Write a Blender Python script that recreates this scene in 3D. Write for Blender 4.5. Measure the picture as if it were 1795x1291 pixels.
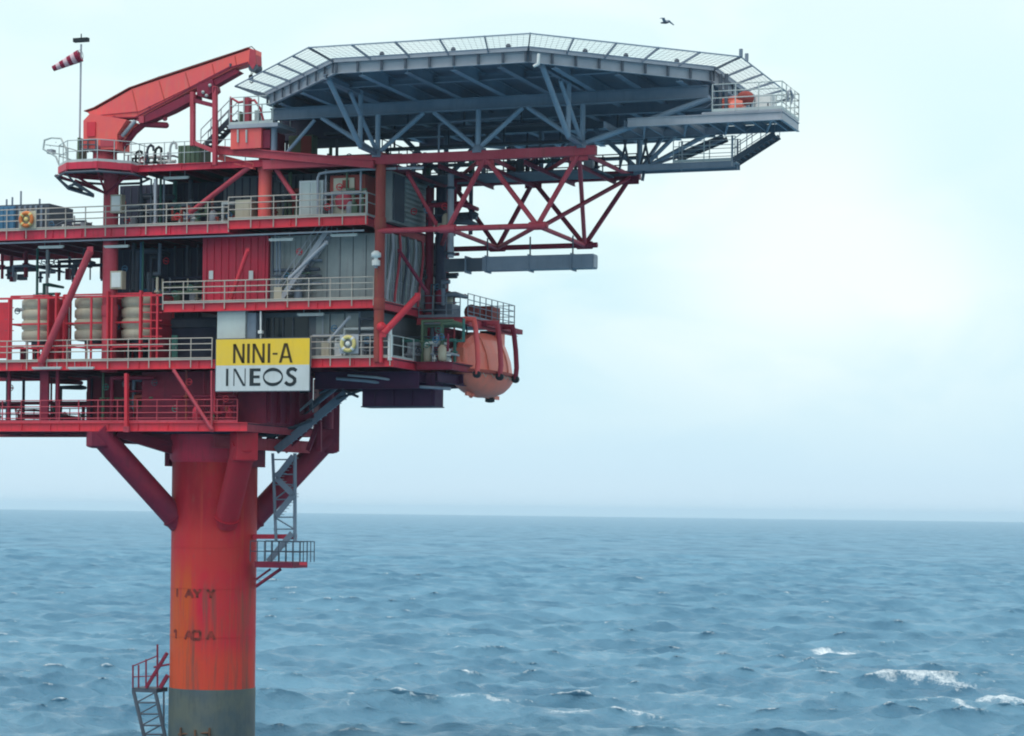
import bpy, math, random
import numpy as np
from mathutils import Vector, Matrix
random.seed(7)
for o in list(bpy.data.objects): bpy.data.objects.remove(o)
S = bpy.context.scene
COL = S.collection
rad = math.radians
# ------------------------------------------------------------------ camera
FPX = 4000.0; CX = 897.5; CY = 899.0; RHO = 0.0125; TH = rad(20); CAMH = 14.0; D0 = 111.0
R0 = (665 - CX) / FPX * D0
RV = Vector((math.cos(TH), math.sin(TH), 0)); DV = Vector((-math.sin(TH), math.cos(TH), 0)); UPV = Vector((0, 0, 1))
CAM = -(RV * R0 + DV * D0) + Vector((0, 0, CAMH))
cd = bpy.data.cameras.new('camera'); cam = bpy.data.objects.new('camera', cd); COL.objects.link(cam)
cd.sensor_width = 36; cd.lens = FPX / 1795 * 36; cd.shift_y = (CY - 645.5) / 1795
cd.clip_start = 1; cd.clip_end = 60000
cr = RV * math.cos(RHO) + UPV * math.sin(RHO); cu = -RV * math.sin(RHO) + UPV * math.cos(RHO); cb = -DV
cam.matrix_world = Matrix(((cr.x, cu.x, cb.x, CAM.x), (cr.y, cu.y, cb.y, CAM.y), (cr.z, cu.z, cb.z, CAM.z), (0, 0, 0, 1)))
S.camera = cam
S.cycles.pixel_filter_type = 'BLACKMAN_HARRIS'; S.cycles.filter_width = 2.0; S.cycles.volume_bounces = 3
S.render.resolution_x = 1024; S.render.resolution_y = 736
# ------------------------------------------------------------------ world and sun
SUN_EL = rad(66); sun_dir = (-DV * 0.75 - RV * 0.55).normalized()      # towards the sun: behind the viewer's left shoulder
W = bpy.data.worlds.new('World'); S.world = W; W.use_nodes = True
nt = W.node_tree; nt.nodes.clear()
def wn(t, **k):
    n = nt.nodes.new(t)
    for a, b in k.items(): setattr(n, a, b)
    return n
wo = wn('ShaderNodeOutputWorld'); tc = wn('ShaderNodeTexCoord')
sky = wn('ShaderNodeTexSky', sky_type='NISHITA'); sky.sun_disc = False; sky.sun_elevation = SUN_EL
sky.sun_rotation = math.atan2(sun_dir.x, sun_dir.y)
bgS = wn('ShaderNodeBackground'); bgS.inputs['Strength'].default_value = 0.10
nt.links.new(sky.outputs[0], bgS.inputs['Color'])
bgC = wn('ShaderNodeBackground'); bgC.inputs['Strength'].default_value = 1.0
sep = wn('ShaderNodeSeparateXYZ'); nt.links.new(tc.outputs['Generated'], sep.inputs[0])
grad = wn('ShaderNodeValToRGB'); nt.links.new(sep.outputs['Z'], grad.inputs[0])
e = grad.color_ramp.elements
e[0].position = 0.004; e[0].color = (0.62, 0.78, 0.89, 1)
e[1].position = 1.0; e[1].color = (0.80, 0.90, 0.97, 1)
for p, c in ((0.018, (0.58, 0.77, 0.89, 1)), (0.06, (0.58, 0.80, 0.89, 1)), (0.12, (0.64, 0.86, 0.90, 1)), (0.19, (0.70, 0.90, 0.91, 1)), (0.30, (0.86, 0.94, 0.97, 1))):
    q = grad.color_ramp.elements.new(p); q.color = c
mp = wn('ShaderNodeMapping'); mp.inputs['Scale'].default_value = (1, 1, 2.0); mp.inputs['Location'].default_value = (0.35, 0.2, 0.1)
nt.links.new(tc.outputs['Generated'], mp.inputs['Vector'])
nz = wn('ShaderNodeTexNoise'); nz.inputs['Scale'].default_value = 9.0; nz.inputs['Detail'].default_value = 5; nz.inputs['Roughness'].default_value = 0.45
nz.inputs['Distortion'].default_value = 0.4
nt.links.new(mp.outputs[0], nz.inputs['Vector'])
cr1 = wn('ShaderNodeValToRGB'); cr1.color_ramp.elements[0].position = 0.44; cr1.color_ramp.elements[1].position = 0.60
nt.links.new(nz.outputs[0], cr1.inputs[0])
# the cloud is a broad bright bank to the right of the platform
gdir = (DV * 1.0 + RV * 0.13 + UPV * 0.115).normalized()
dp = wn('ShaderNodeVectorMath', operation='DISTANCE'); dp.inputs[1].default_value = gdir
nt.links.new(tc.outputs['Generated'], dp.inputs[0])
mr = wn('ShaderNodeMapRange'); mr.inputs['From Min'].default_value = 0.0; mr.inputs['From Max'].default_value = 0.12
mr.inputs['To Min'].default_value = 1.0; mr.inputs['To Max'].default_value = 0.0; mr.interpolation_type = 'SMOOTHERSTEP'
nt.links.new(dp.outputs['Value'], mr.inputs['Value'])
ad = wn('ShaderNodeMath', operation='MULTIPLY_ADD', use_clamp=True); ad.inputs[1].default_value = 0.50
nt.links.new(cr1.outputs[0], ad.inputs[0]); nt.links.new(mr.outputs[0], ad.inputs[2])
mixc = wn('ShaderNodeMixRGB'); mixc.inputs['Color2'].default_value = (0.90, 0.98, 0.955, 1)
mul = wn('ShaderNodeMath', operation='MULTIPLY'); mul.inputs[1].default_value = 0.92
# fade the bright cloud out towards the horizon
mrz = wn('ShaderNodeMapRange'); mrz.inputs['From Min'].default_value = 0.015; mrz.inputs['From Max'].default_value = 0.09
nt.links.new(sep.outputs['Z'], mrz.inputs['Value'])
mz = wn('ShaderNodeMath', operation='MULTIPLY'); nt.links.new(ad.outputs[0], mz.inputs[0]); nt.links.new(mrz.outputs[0], mz.inputs[1])
nt.links.new(mz.outputs[0], mul.inputs[0])
# a gap of thinner, bluer cloud at the upper right
dq = wn('ShaderNodeVectorMath', operation='DISTANCE'); dq.inputs[1].default_value = (DV + RV * 0.235 + UPV * 0.172).normalized()
nt.links.new(tc.outputs['Generated'], dq.inputs[0])
gq = wn('ShaderNodeMapRange'); gq.inputs['From Min'].default_value = 0.02; gq.inputs['From Max'].default_value = 0.10; gq.inputs['To Min'].default_value = 0.25; gq.inputs['To Max'].default_value = 1.0; gq.interpolation_type = 'SMOOTHERSTEP'
nt.links.new(dq.outputs['Value'], gq.inputs['Value']); mq = wn('ShaderNodeMath', operation='MULTIPLY'); nt.links.new(mul.outputs[0], mq.inputs[0]); nt.links.new(gq.outputs[0], mq.inputs[1])
nt.links.new(mq.outputs[0], mixc.inputs['Fac']); nt.links.new(grad.outputs[0], mixc.inputs['Color1'])
nt.links.new(mixc.outputs[0], bgC.inputs['Color'])
mxs = wn('ShaderNodeMixShader'); mxs.inputs[0].default_value = 0.93
nt.links.new(bgS.outputs[0], mxs.inputs[1]); nt.links.new(bgC.outputs[0], mxs.inputs[2]); nt.links.new(mxs.outputs[0], wo.inputs[0])
sl = bpy.data.lights.new('sun', 'SUN'); sl.energy = 1.5; sl.angle = rad(24); sl.color = (1, 0.96, 0.9)
sun = bpy.data.objects.new('sun', sl); COL.objects.link(sun)
sv = sun_dir * math.cos(SUN_EL) + UPV * math.sin(SUN_EL)
sun.rotation_euler = sv.to_track_quat('Z', 'Y').to_euler()
S.view_settings.view_transform = 'Standard'; S.view_settings.look = 'None'; S.view_settings.exposure = 0.2; S.view_settings.gamma = 1
# ------------------------------------------------------------------ a pixel of the photograph put on a real plane of the platform
def ray(px, py):
    u = (px - CX) / FPX; v = -(py - CY) / FPX
    a = u * math.cos(RHO) - v * math.sin(RHO); b = v * math.cos(RHO) + u * math.sin(RHO)
    return DV + RV * a + UPV * b
def P(px, py, Y=0.0): r = ray(px, py); return CAM + r * ((Y - CAM.y) / r.y)          # on the plane y = Y
def PZ(px, py, z): r = ray(px, py); return CAM + r * ((z - CAM.z) / r.z)             # on the level z
def PXX(px, py, X): r = ray(px, py); return CAM + r * ((X - CAM.x) / r.x)            # on the plane x = X
def V(x, y, z): return Vector((x, y, z))
# ------------------------------------------------------------------ materials
def mat(name, col, col2=None, rough=0.5, scale=0.7, rust=0.0, rustcol=(0.14, 0.045, 0.02, 1), streak=0.3, metal=0.0, bump=0.15, dirt=0.25):
    m = bpy.data.materials.new(name); m.use_nodes = True; t = m.node_tree; b = t.nodes['Principled BSDF']
    col = tuple(col) + (1,); col2 = (tuple(col2) + (1,)) if col2 else tuple(c * 0.72 for c in col[:3]) + (1,)
    tcn = t.nodes.new('ShaderNodeTexCoord')
    n1 = t.nodes.new('ShaderNodeTexNoise'); n1.inputs['Scale'].default_value = scale; n1.inputs['Detail'].default_value = 6; n1.inputs['Roughness'].default_value = 0.6
    t.links.new(tcn.outputs['Object'], n1.inputs['Vector'])
    r1 = t.nodes.new('ShaderNodeValToRGB'); r1.color_ramp.elements[0].position = 0.36; r1.color_ramp.elements[1].position = 0.64
    t.links.new(n1.outputs[0], r1.inputs[0])
    mx = t.nodes.new('ShaderNodeMixRGB'); mx.inputs['Color1'].default_value = col; mx.inputs['Color2'].default_value = col2
    t.links.new(r1.outputs[0], mx.inputs['Fac'])
    mpn = t.nodes.new('ShaderNodeMapping'); mpn.inputs['Scale'].default_value = (3.2, 3.2, streak); t.links.new(tcn.outputs['Object'], mpn.inputs['Vector'])
    n2 = t.nodes.new('ShaderNodeTexNoise'); n2.inputs['Scale'].default_value = 1.6; n2.inputs['Detail'].default_value = 7; n2.inputs['Roughness'].default_value = 0.65
    t.links.new(mpn.outputs[0], n2.inputs['Vector'])
    r2 = t.nodes.new('ShaderNodeValToRGB'); r2.color_ramp.elements[0].position = 0.52; r2.color_ramp.elements[1].position = 0.70
    t.links.new(n2.outputs[0], r2.inputs[0])
    ml = t.nodes.new('ShaderNodeMath'); ml.operation = 'MULTIPLY'; ml.inputs[1].default_value = max(rust, dirt * 0.6); t.links.new(r2.outputs[0], ml.inputs[0])
    mx2 = t.nodes.new('ShaderNodeMixRGB'); t.links.new(ml.outputs[0], mx2.inputs['Fac']); t.links.new(mx.outputs[0], mx2.inputs['Color1'])
    mx2.inputs['Color2'].default_value = rustcol if rust > 0 else tuple(c * 0.45 for c in col[:3]) + (1,)
    t.links.new(mx2.outputs[0], b.inputs['Base Color'])
    b.inputs['Specular IOR Level'].default_value = 0.3; b.inputs['Roughness'].default_value = rough; b.inputs['Metallic'].default_value = metal
    if bump:
        bn = t.nodes.new('ShaderNodeBump'); bn.inputs['Strength'].default_value = bump; bn.inputs['Distance'].default_value = 0.03
        t.links.new(n2.outputs[0], bn.inputs['Height']); t.links.new(bn.outputs[0], b.inputs['Normal'])
    return m
RED = mat('red_paint', (0.66, 0.034, 0.075), (0.52, 0.04, 0.075), 0.5, rust=0.6, rustcol=(0.26, 0.035, 0.035, 1))
REDB = mat('bright_red_paint', (0.70, 0.036, 0.058), (0.57, 0.04, 0.065), 0.45, rust=0.45, rustcol=(0.30, 0.03, 0.02, 1))
PINK = mat('faded_red_paint', (0.50, 0.075, 0.105), (0.42, 0.045, 0.07), 0.6, rust=0.4, rustcol=(0.22, 0.05, 0.03, 1))
CRANE = mat('orange_red_paint', (0.86, 0.125, 0.105), (0.78, 0.11, 0.12), 0.45, scale=0.9, rust=0.55, rustcol=(0.62, 0.20, 0.15, 1))
CRANE2 = mat('worn_orange_red_weld', (0.56, 0.07, 0.06), (0.45, 0.07, 0.05), 0.6, rust=0.6)
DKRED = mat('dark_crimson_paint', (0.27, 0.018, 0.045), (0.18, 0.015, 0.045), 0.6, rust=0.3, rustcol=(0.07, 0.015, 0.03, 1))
BROWN = mat('rusty_brown_paint', (0.36, 0.07, 0.055), (0.26, 0.05, 0.05), 0.7, rust=0.6, rustcol=(0.22, 0.10, 0.05, 1))
GREY = mat('blue_grey_steel', (0.22, 0.265, 0.33), (0.165, 0.21, 0.27), 0.5, rust=0.25, rustcol=(0.12, 0.12, 0.13, 1))
STRUT = mat('pale_blue_grey_tube', (0.27, 0.34, 0.42), (0.21, 0.28, 0.36), 0.5)
LGREY = mat('light_galvanised_steel', (0.39, 0.41, 0.45), (0.31, 0.34, 0.39), 0.5, rust=0.2, rustcol=(0.26, 0.25, 0.25, 1))
DGREY = mat('dark_grey_steel', (0.085, 0.105, 0.135), (0.06, 0.075, 0.10), 0.6)
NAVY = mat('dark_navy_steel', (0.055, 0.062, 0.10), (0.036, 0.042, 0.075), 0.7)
DPLATE = mat('dark_deck_plate', (0.05, 0.035, 0.05), (0.03, 0.025, 0.04), 0.7)
RAIL = mat('beige_rail_paint', (0.50, 0.46, 0.40), (0.42, 0.36, 0.32), 0.5)
RAILG = mat('pale_green_grey_rail_paint', (0.50, 0.56, 0.54), (0.42, 0.46, 0.46), 0.5)
WHITE = mat('white_paint', (0.76, 0.78, 0.76), (0.66, 0.68, 0.66), 0.5)
WALLG = mat('grey_cladding', (0.36, 0.39, 0.385), (0.29, 0.325, 0.325), 0.6, rust=0.4, rustcol=(0.2, 0.17, 0.17, 1))
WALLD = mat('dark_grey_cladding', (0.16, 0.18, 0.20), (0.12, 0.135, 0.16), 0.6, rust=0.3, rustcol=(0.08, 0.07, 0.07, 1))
BEIGE = mat('cream_paint', (0.50, 0.47, 0.37), (0.42, 0.38, 0.29), 0.5, rust=0.25, rustcol=(0.3, 0.2, 0.12, 1))
GREEN = mat('olive_green_paint', (0.13, 0.19, 0.12), (0.09, 0.14, 0.09), 0.6)
TEAL = mat('teal_paint', (0.06, 0.20, 0.17), (0.05, 0.15, 0.13), 0.5)
BLUE = mat('blue_paint', (0.07, 0.21, 0.36), (0.05, 0.16, 0.28), 0.5, rust=0.2)
ORANGE = mat('faded_orange_grp', (0.88, 0.19, 0.13), (0.78, 0.20, 0.15), 0.4, scale=0.9, rust=0.4, rustcol=(0.48, 0.17, 0.11, 1))
ORG2 = mat('pale_orange_hull', (0.82, 0.20, 0.13), (0.70, 0.19, 0.13), 0.5, rust=0.3, rustcol=(0.45, 0.2, 0.14, 1))
YEL = mat('yellow_sign_paint', (0.86, 0.56, 0.035), (0.78, 0.53, 0.07), 0.5, dirt=0.0, rust=0.22, rustcol=(0.55, 0.36, 0.06, 1), bump=0)
SGREY = mat('pale_grey_sign_paint', (0.60, 0.64, 0.65), (0.53, 0.57, 0.57), 0.5, rust=0.25, rustcol=(0.38, 0.38, 0.35, 1), bump=0)
INK = mat('black_lettering', (0.02, 0.03, 0.035), None, 0.6, dirt=0, bump=0)
INKB = mat('brown_black_lettering', (0.07, 0.045, 0.01), None, 0.6, dirt=0, bump=0)
STAIN = mat('faded_black_marking', (0.06, 0.02, 0.015), (0.33, 0.04, 0.03), 0.8, scale=3.2, dirt=0, bump=0)
BLACK = mat('black_rubber', (0.02, 0.03, 0.035), None, 0.7, bump=0)
SOCKR = mat('crimson_cloth', (0.30, 0.02, 0.06), None, 0.9, bump=0)
SOCKW = mat('pink_white_cloth', (0.78, 0.55, 0.60), None, 0.9, bump=0)
LBY = mat('yellow_buoy_foam', (0.78, 0.66, 0.26), None, 0.6, bump=0)
LBO = mat('orange_buoy_foam', (0.75, 0.22, 0.06), None, 0.6, bump=0)
HDECK = mat('helideck_plate', (0.17, 0.20, 0.255), (0.12, 0.15, 0.205), 0.55)
GLASS = mat('window_glass', (0.02, 0.03, 0.04), None, 0.1, bump=0, dirt=0)
# column material: worn paint in broad vertical stains, orange low down
def column_mat():
    m = bpy.data.materials.new('weathered_column_paint'); m.use_nodes = True; t = m.node_tree; b = t.nodes['Principled BSDF']
    tcn = t.nodes.new('ShaderNodeTexCoord')
    def noise(sc, mapsc, det, rg, loc=(0, 0, 0)):
        mpn = t.nodes.new('ShaderNodeMapping'); mpn.inputs['Scale'].default_value = mapsc; mpn.inputs['Location'].default_value = loc
        t.links.new(tcn.outputs['Object'], mpn.inputs['Vector'])
        n = t.nodes.new('ShaderNodeTexNoise'); n.inputs['Scale'].default_value = sc; n.inputs['Detail'].default_value = det; n.inputs['Roughness'].default_value = rg
        t.links.new(mpn.outputs[0], n.inputs['Vector']); return n
    def ramp(src, a, bb):
        r = t.nodes.new('ShaderNodeValToRGB'); r.color_ramp.elements[0].position = a; r.color_ramp.elements[1].position = bb
        t.links.new(src, r.inputs[0]); return r.outputs[0]
    def mix(f, c1, c2):
        x = t.nodes.new('ShaderNodeMixRGB')
        if isinstance(f, float): x.inputs[0].default_value = f
        else: t.links.new(f, x.inputs[0])
        for s, c in ((x.inputs[1], c1), (x.inputs[2], c2)):
            if isinstance(c, tuple): s.default_value = c + (1,)
            else: t.links.new(c, s)
        return x.outputs[0]
    def math_(op, a, bv):
        x = t.nodes.new('ShaderNodeMath'); x.operation = op; x.use_clamp = True
        for s, c in ((x.inputs[0], a), (x.inputs[1], bv)):
            if isinstance(c, (int, float)): s.default_value = c
            else: t.links.new(c, s)
        return x.outputs[0]
    sp = t.nodes.new('ShaderNodeSeparateXYZ'); t.links.new(tcn.outputs['Object'], sp.inputs[0])
    def rng(src, a, bb):
        x = t.nodes.new('ShaderNodeMapRange'); x.inputs['From Min'].default_value = a; x.inputs['From Max'].default_value = bb; x.interpolation_type = 'SMOOTHSTEP'
        t.links.new(src, x.inputs['Value']); return x.outputs[0]
    patches = ramp(noise(0.55, (1, 1, 0.5), 5, 0.6).outputs[0], 0.42, 0.58)
    base = mix(patches, (0.57, 0.018, 0.042), (0.54, 0.036, 0.036))
    # orange undercoat shows low down and on the left
    low = rng(sp.outputs['Z'], 12.6, 9.5)
    left = rng(sp.outputs['X'], 0.4, -0.3)
    stre = ramp(noise(1.1, (1.3, 1.3, 0.13), 5, 0.6, (3, 1, 0)).outputs[0], 0.40, 0.60)
    of = math_('MULTIPLY', math_('MULTIPLY', low, left), math_('ADD', stre, 0.35))
    base = mix(of, base, (0.56, 0.085, 0.022))
    low2 = rng(sp.outputs['Z'], 7.6, 6.0)
    base = mix(math_('MULTIPLY', low2, 0.6), base, (0.62, 0.075, 0.028))
    # grey brown runs below the faded markings
    runs = ramp(noise(1.5, (1.6, 1.6, 0.09), 6, 0.7, (9, 4, 2)).outputs[0], 0.50, 0.64)
    rl = math_('MULTIPLY', runs, rng(sp.outputs['Z'], 10.6, 9.4))
    base = mix(math_('MULTIPLY', rl, 0.8), base, (0.17, 0.075, 0.055))
    # dull crimson near the braces
    up = rng(sp.outputs['Z'], 12.5, 14.0)
    base = mix(math_('MULTIPLY', math_('MULTIPLY', up, 0.7), ramp(noise(0.9, (1, 1, 0.35), 5, 0.6, (5, 5, 5)).outputs[0], 0.25, 0.55)), base, (0.30, 0.008, 0.02))
    fine = ramp(noise(3.0, (2, 2, 0.5), 8, 0.7).outputs[0], 0.56, 0.72)
    base = mix(math_('MULTIPLY', fine, 0.55), base, (0.30, 0.075, 0.065))
    chip = ramp(noise(7.0, (1, 1, 0.7), 6, 0.75, (2, 7, 1)).outputs[0], 0.66, 0.72)
    base = mix(math_('MULTIPLY', chip, 0.6), base, (0.16, 0.05, 0.035))
    base = mix(math_('MULTIPLY', ramp(noise(1.3, (2.2, 2.2, 0.06), 6, 0.7, (1, 8, 5)).outputs[0], 0.57, 0.68), 0.3), base, (0.60, 0.12, 0.05))
    t.links.new(base, b.inputs['Base Color']); b.inputs['Roughness'].default_value = 0.55; b.inputs['Specular IOR Level'].default_value = 0.2
    bn = t.nodes.new('ShaderNodeBump'); bn.inputs['Strength'].default_value = 0.3; bn.inputs['Distance'].default_value = 0.05
    t.links.new(noise(2.0, (1, 1, 0.5), 6, 0.6).outputs[0], bn.inputs['Height']); t.links.new(bn.outputs[0], b.inputs['Normal'])
    return m
COLM = column_mat()
RUSTY = mat('dark_rust', (0.10, 0.05, 0.035), (0.16, 0.09, 0.05), 0.8)
CRIM = mat('dull_crimson_paint', (0.52, 0.018, 0.038), (0.44, 0.022, 0.04), 0.6, rust=.4, rustcol=(0.3, 0.05, 0.04, 1))
PURPLE = mat('shaded_purple_red_paint', (0.055, 0.010, 0.045), (0.035, 0.010, 0.04), 0.7)  # purple red for under-deck steel, its colour darkened to stand in for shade
SPLASH = mat('splash_zone_coating', (0.030, 0.058, 0.075), (0.065, 0.085, 0.075), 0.6, scale=0.55, rust=0.5, rustcol=(0.018, 0.035, 0.045, 1), streak=0.6, bump=0.4)

# ------------------------------------------------------------------ mesh builder
class MB:
    def __init__(s): s.v = []; s.f = []; s.sm = []
    def add(s, vs, fs, smooth=False):
        n = len(s.v); s.v += [Vector(v) for v in vs]; s.f += [tuple(i + n for i in f) for f in fs]; s.sm += [smooth] * len(fs); return s
    def frame_box(s, c, ax, ay, az):
        vs = [c + ax * i + ay * j + az * k for i in (-1, 1) for j in (-1, 1) for k in (-1, 1)]
        return s.add(vs, [(0, 1, 3, 2), (4, 6, 7, 5), (0, 4, 5, 1), (2, 3, 7, 6), (0, 2, 6, 4), (1, 5, 7, 3)])
    def box(s, a, b):
        a = Vector(a); b = Vector(b); c = (a + b) / 2; h = (b - a) / 2
        return s.frame_box(c, V(abs(h.x), 0, 0), V(0, abs(h.y), 0), V(0, 0, abs(h.z)))
    def beam(s, p0, p1, w, h, up=UPV):
        p0 = Vector(p0); p1 = Vector(p1); d = (p1 - p0); L = d.length; d = d / L
        if abs(d.dot(up)) > 0.98: up = V(1, 0, 0)
        sd = d.cross(up).normalized(); u = sd.cross(d).normalized()
        return s.frame_box((p0 + p1) / 2, d * L / 2, sd * w / 2, u * h / 2)
    def ibeam(s, p0, p1, w, h, t=0.03, up=UPV):
        p0 = Vector(p0); p1 = Vector(p1); d = (p1 - p0).normalized(); sd = d.cross(up).normalized(); u = sd.cross(d).normalized()
        s.beam(p0, p1, t, h - 2 * t, up); s.beam(p0 + u * (h - t) / 2, p1 + u * (h - t) / 2, w, t, up); s.beam(p0 - u * (h - t) / 2, p1 - u * (h - t) / 2, w, t, up); return s
    def tube(s, p0, p1, r, n=10, r1=None, caps=True):
        p0 = Vector(p0); p1 = Vector(p1); r1 = r if r1 is None else r1; d = (p1 - p0).normalized()
        a = V(0, 0, 1) if abs(d.z) < 0.9 else V(1, 0, 0); x = d.cross(a).normalized(); y = d.cross(x).normalized()
        ring = [(math.cos(2 * math.pi * i / n), math.sin(2 * math.pi * i / n)) for i in range(n)]
        vs = [p0 + (x * c + y * q) * r for c, q in ring] + [p1 + (x * c + y * q) * r1 for c, q in ring]
        s.add(vs, [(i, (i + 1) % n, n + (i + 1) % n, n + i) for i in range(n)], True)
        if caps:
            s.add(vs[:n], [tuple(range(n))[::-1]]); s.add(vs[n:], [tuple(range(n))])
        return s
    def path(s, pts, r, n=8, closed=False):
        pts = [Vector(p) for p in pts]; N = len(pts)
        rings = []; prevx = None
        for i, p in enumerate(pts):
            if closed: d = (pts[(i + 1) % N] - pts[i - 1])
            elif i == 0: d = pts[1] - p
            elif i == N - 1: d = p - pts[-2]
            else: d = (pts[i + 1] - p).normalized() + (p - pts[i - 1]).normalized()
            d = d.normalized()
            if prevx is None:
                a = V(0, 0, 1) if abs(d.z) < 0.9 else V(1, 0, 0); x = d.cross(a).normalized()
            else: x = (prevx - d * prevx.dot(d)).normalized()
            prevx = x; y = d.cross(x)
            k = 1.0
            if 0 < i < N - 1:
                ca = (pts[i + 1] - p).normalized().dot((p - pts[i - 1]).normalized()); k = 1 / max(0.6, math.sqrt(max(0.01, (1 + ca) / 2)))
            rings.append([p + (x * math.cos(2 * math.pi * j / n) + y * math.sin(2 * math.pi * j / n)) * r * k for j in range(n)])
        vs = [v for rg in rings for v in rg]; fs = []
        for i in range(N if closed else N - 1):
            for j in range(n):
                a = i * n + j; b = i * n + (j + 1) % n; c = ((i + 1) % N) * n + (j + 1) % n; d_ = ((i + 1) % N) * n + j
                fs.append((a, b, c, d_))
        s.add(vs, fs, True)
        if not closed: s.add(rings[0], [tuple(range(n))[::-1]]); s.add(rings[-1], [tuple(range(n))])
        return s
    def lathe(s, c, prof, n=24, axis=UPV, smooth=True):
        c = Vector(c); d = Vector(axis).normalized(); a = V(0, 0, 1) if abs(d.z) < 0.9 else V(1, 0, 0)
        x = a.cross(d).normalized() if abs(d.z) < 0.9 else V(1, 0, 0); y = d.cross(x)
        vs = [c + d * h + (x * math.cos(2 * math.pi * j / n) + y * math.sin(2 * math.pi * j / n)) * r for r, h in prof for j in range(n)]
        fs = [(i * n + j, i * n + (j + 1) % n, (i + 1) * n + (j + 1) % n, (i + 1) * n + j) for i in range(len(prof) - 1) for j in range(n)]
        s.add(vs, fs, smooth)
        s.add(vs[:n], [tuple(range(n))[::-1]]); s.add(vs[-n:], [tuple(range(n))]); return s
    def prism(s, poly, vec):
        poly = [Vector(p) for p in poly]; n = len(poly); vec = Vector(vec); vs = poly + [p + vec for p in poly]
        return s.add(vs, [tuple(range(n)), tuple(range(n, 2 * n))[::-1]] + [(i, n + i, n + (i + 1) % n, (i + 1) % n) for i in range(n)])
    def ball(s, c, r, n=12, sz=(1, 1, 1)):
        c = Vector(c); m = n // 2
        vs = [c + V(math.cos(2 * math.pi * j / n) * math.sin(math.pi * i / m) * sz[0], math.sin(2 * math.pi * j / n) * math.sin(math.pi * i / m) * sz[1], math.cos(math.pi * i / m) * sz[2]) * r for i in range(m + 1) for j in range(n)]
        return s.add(vs, [(i * n + j, (i + 1) * n + j, (i + 1) * n + (j + 1) % n, i * n + (j + 1) % n) for i in range(m) for j in range(n)], True)
    def build(s, name, m, parent=None, label=None, kind=None, origin=None):
        if origin is not None: org = Vector(origin)
        elif parent is not None: org = ROOTLOC[parent.name]
        else:
            xs = [v.x for v in s.v]; ys = [v.y for v in s.v]; zs = [v.z for v in s.v]; org = V((min(xs) + max(xs)) / 2, (min(ys) + max(ys)) / 2, min(zs))
        me = bpy.data.meshes.new(name); me.from_pydata([v - org for v in s.v], [], s.f); me.materials.append(m)
        me.polygons.foreach_set('use_smooth', s.sm)
        import bmesh
        bm = bmesh.new(); bm.from_mesh(me); bmesh.ops.recalc_face_normals(bm, faces=bm.faces); bm.to_mesh(me); bm.free()
        o = bpy.data.objects.new(name, me); COL.objects.link(o)
        if parent is not None: o.parent = parent
        else: o.location = org
        ROOTLOC[o.name] = org
        if label: o['label'] = label
        if kind: o['kind'] = kind
        return o
ROOTLOC = {}
def thing(name, label, cat, loc, group=None):
    o = bpy.data.objects.new(name, None); COL.objects.link(o); o.location = loc; o.empty_display_size = 0.3
    o['label'] = label; o['category'] = cat; ROOTLOC[o.name] = Vector(loc)
    if group: o['group'] = group
    return o
def tag(o, label, cat, group=None):
    o['label'] = label; o['category'] = cat
    if group: o['group'] = group
    return o
def B(): return MB()
def copy_tree(root, loc, label=None):
    r = root.copy(); COL.objects.link(r); r.location = loc
    if label: r['label'] = label
    for ch in [c for c in ALLCH.get(root.name, [])]:
        c = ch.copy(); COL.objects.link(c); c.parent = r
        for g in ALLCH.get(ch.name, []):
            d = g.copy(); COL.objects.link(d); d.parent = c
    return r
ALLCH = {}
def index_children():
    ALLCH.clear()
    for o in bpy.data.objects:
        if o.parent: ALLCH.setdefault(o.parent.name, []).append(o)

def handrail(parent, pts, m, h=1.1, rails=(1.0, 0.66, 0.33), r=0.026, sp=1.15, pr=0.03, foot=0.0, kick=True, name='handrail'):
    """a run of guard rail along pts (floor points), its posts as sub-parts"""
    pts = [Vector(p) for p in pts]
    b = MB()
    for k in rails: b.path([p + V(0, 0, h * k) for p in pts], r, 6)
    if kick:
        for i in range(len(pts) - 1): b.beam(pts[i] + V(0, 0, 0.07), pts[i + 1] + V(0, 0, 0.07), 0.012, 0.13)
    ho = b.build(name, m, parent)
    seen = []
    for i in range(len(pts) - 1):
        L = (pts[i + 1] - pts[i]).length; n = max(1, round(L / sp))
        for k in range(n + 1):
            p = pts[i].lerp(pts[i + 1], k / n)
            if any((p - q).length < 0.2 for q in seen): continue
            seen.append(p)
            MB().tube(p - V(0, 0, foot), p + V(0, 0, h + 0.01), pr, 6).build('post', m, ho)
    return ho
X_ = lambda px, py, Y: P(px, py, Y).x
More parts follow.
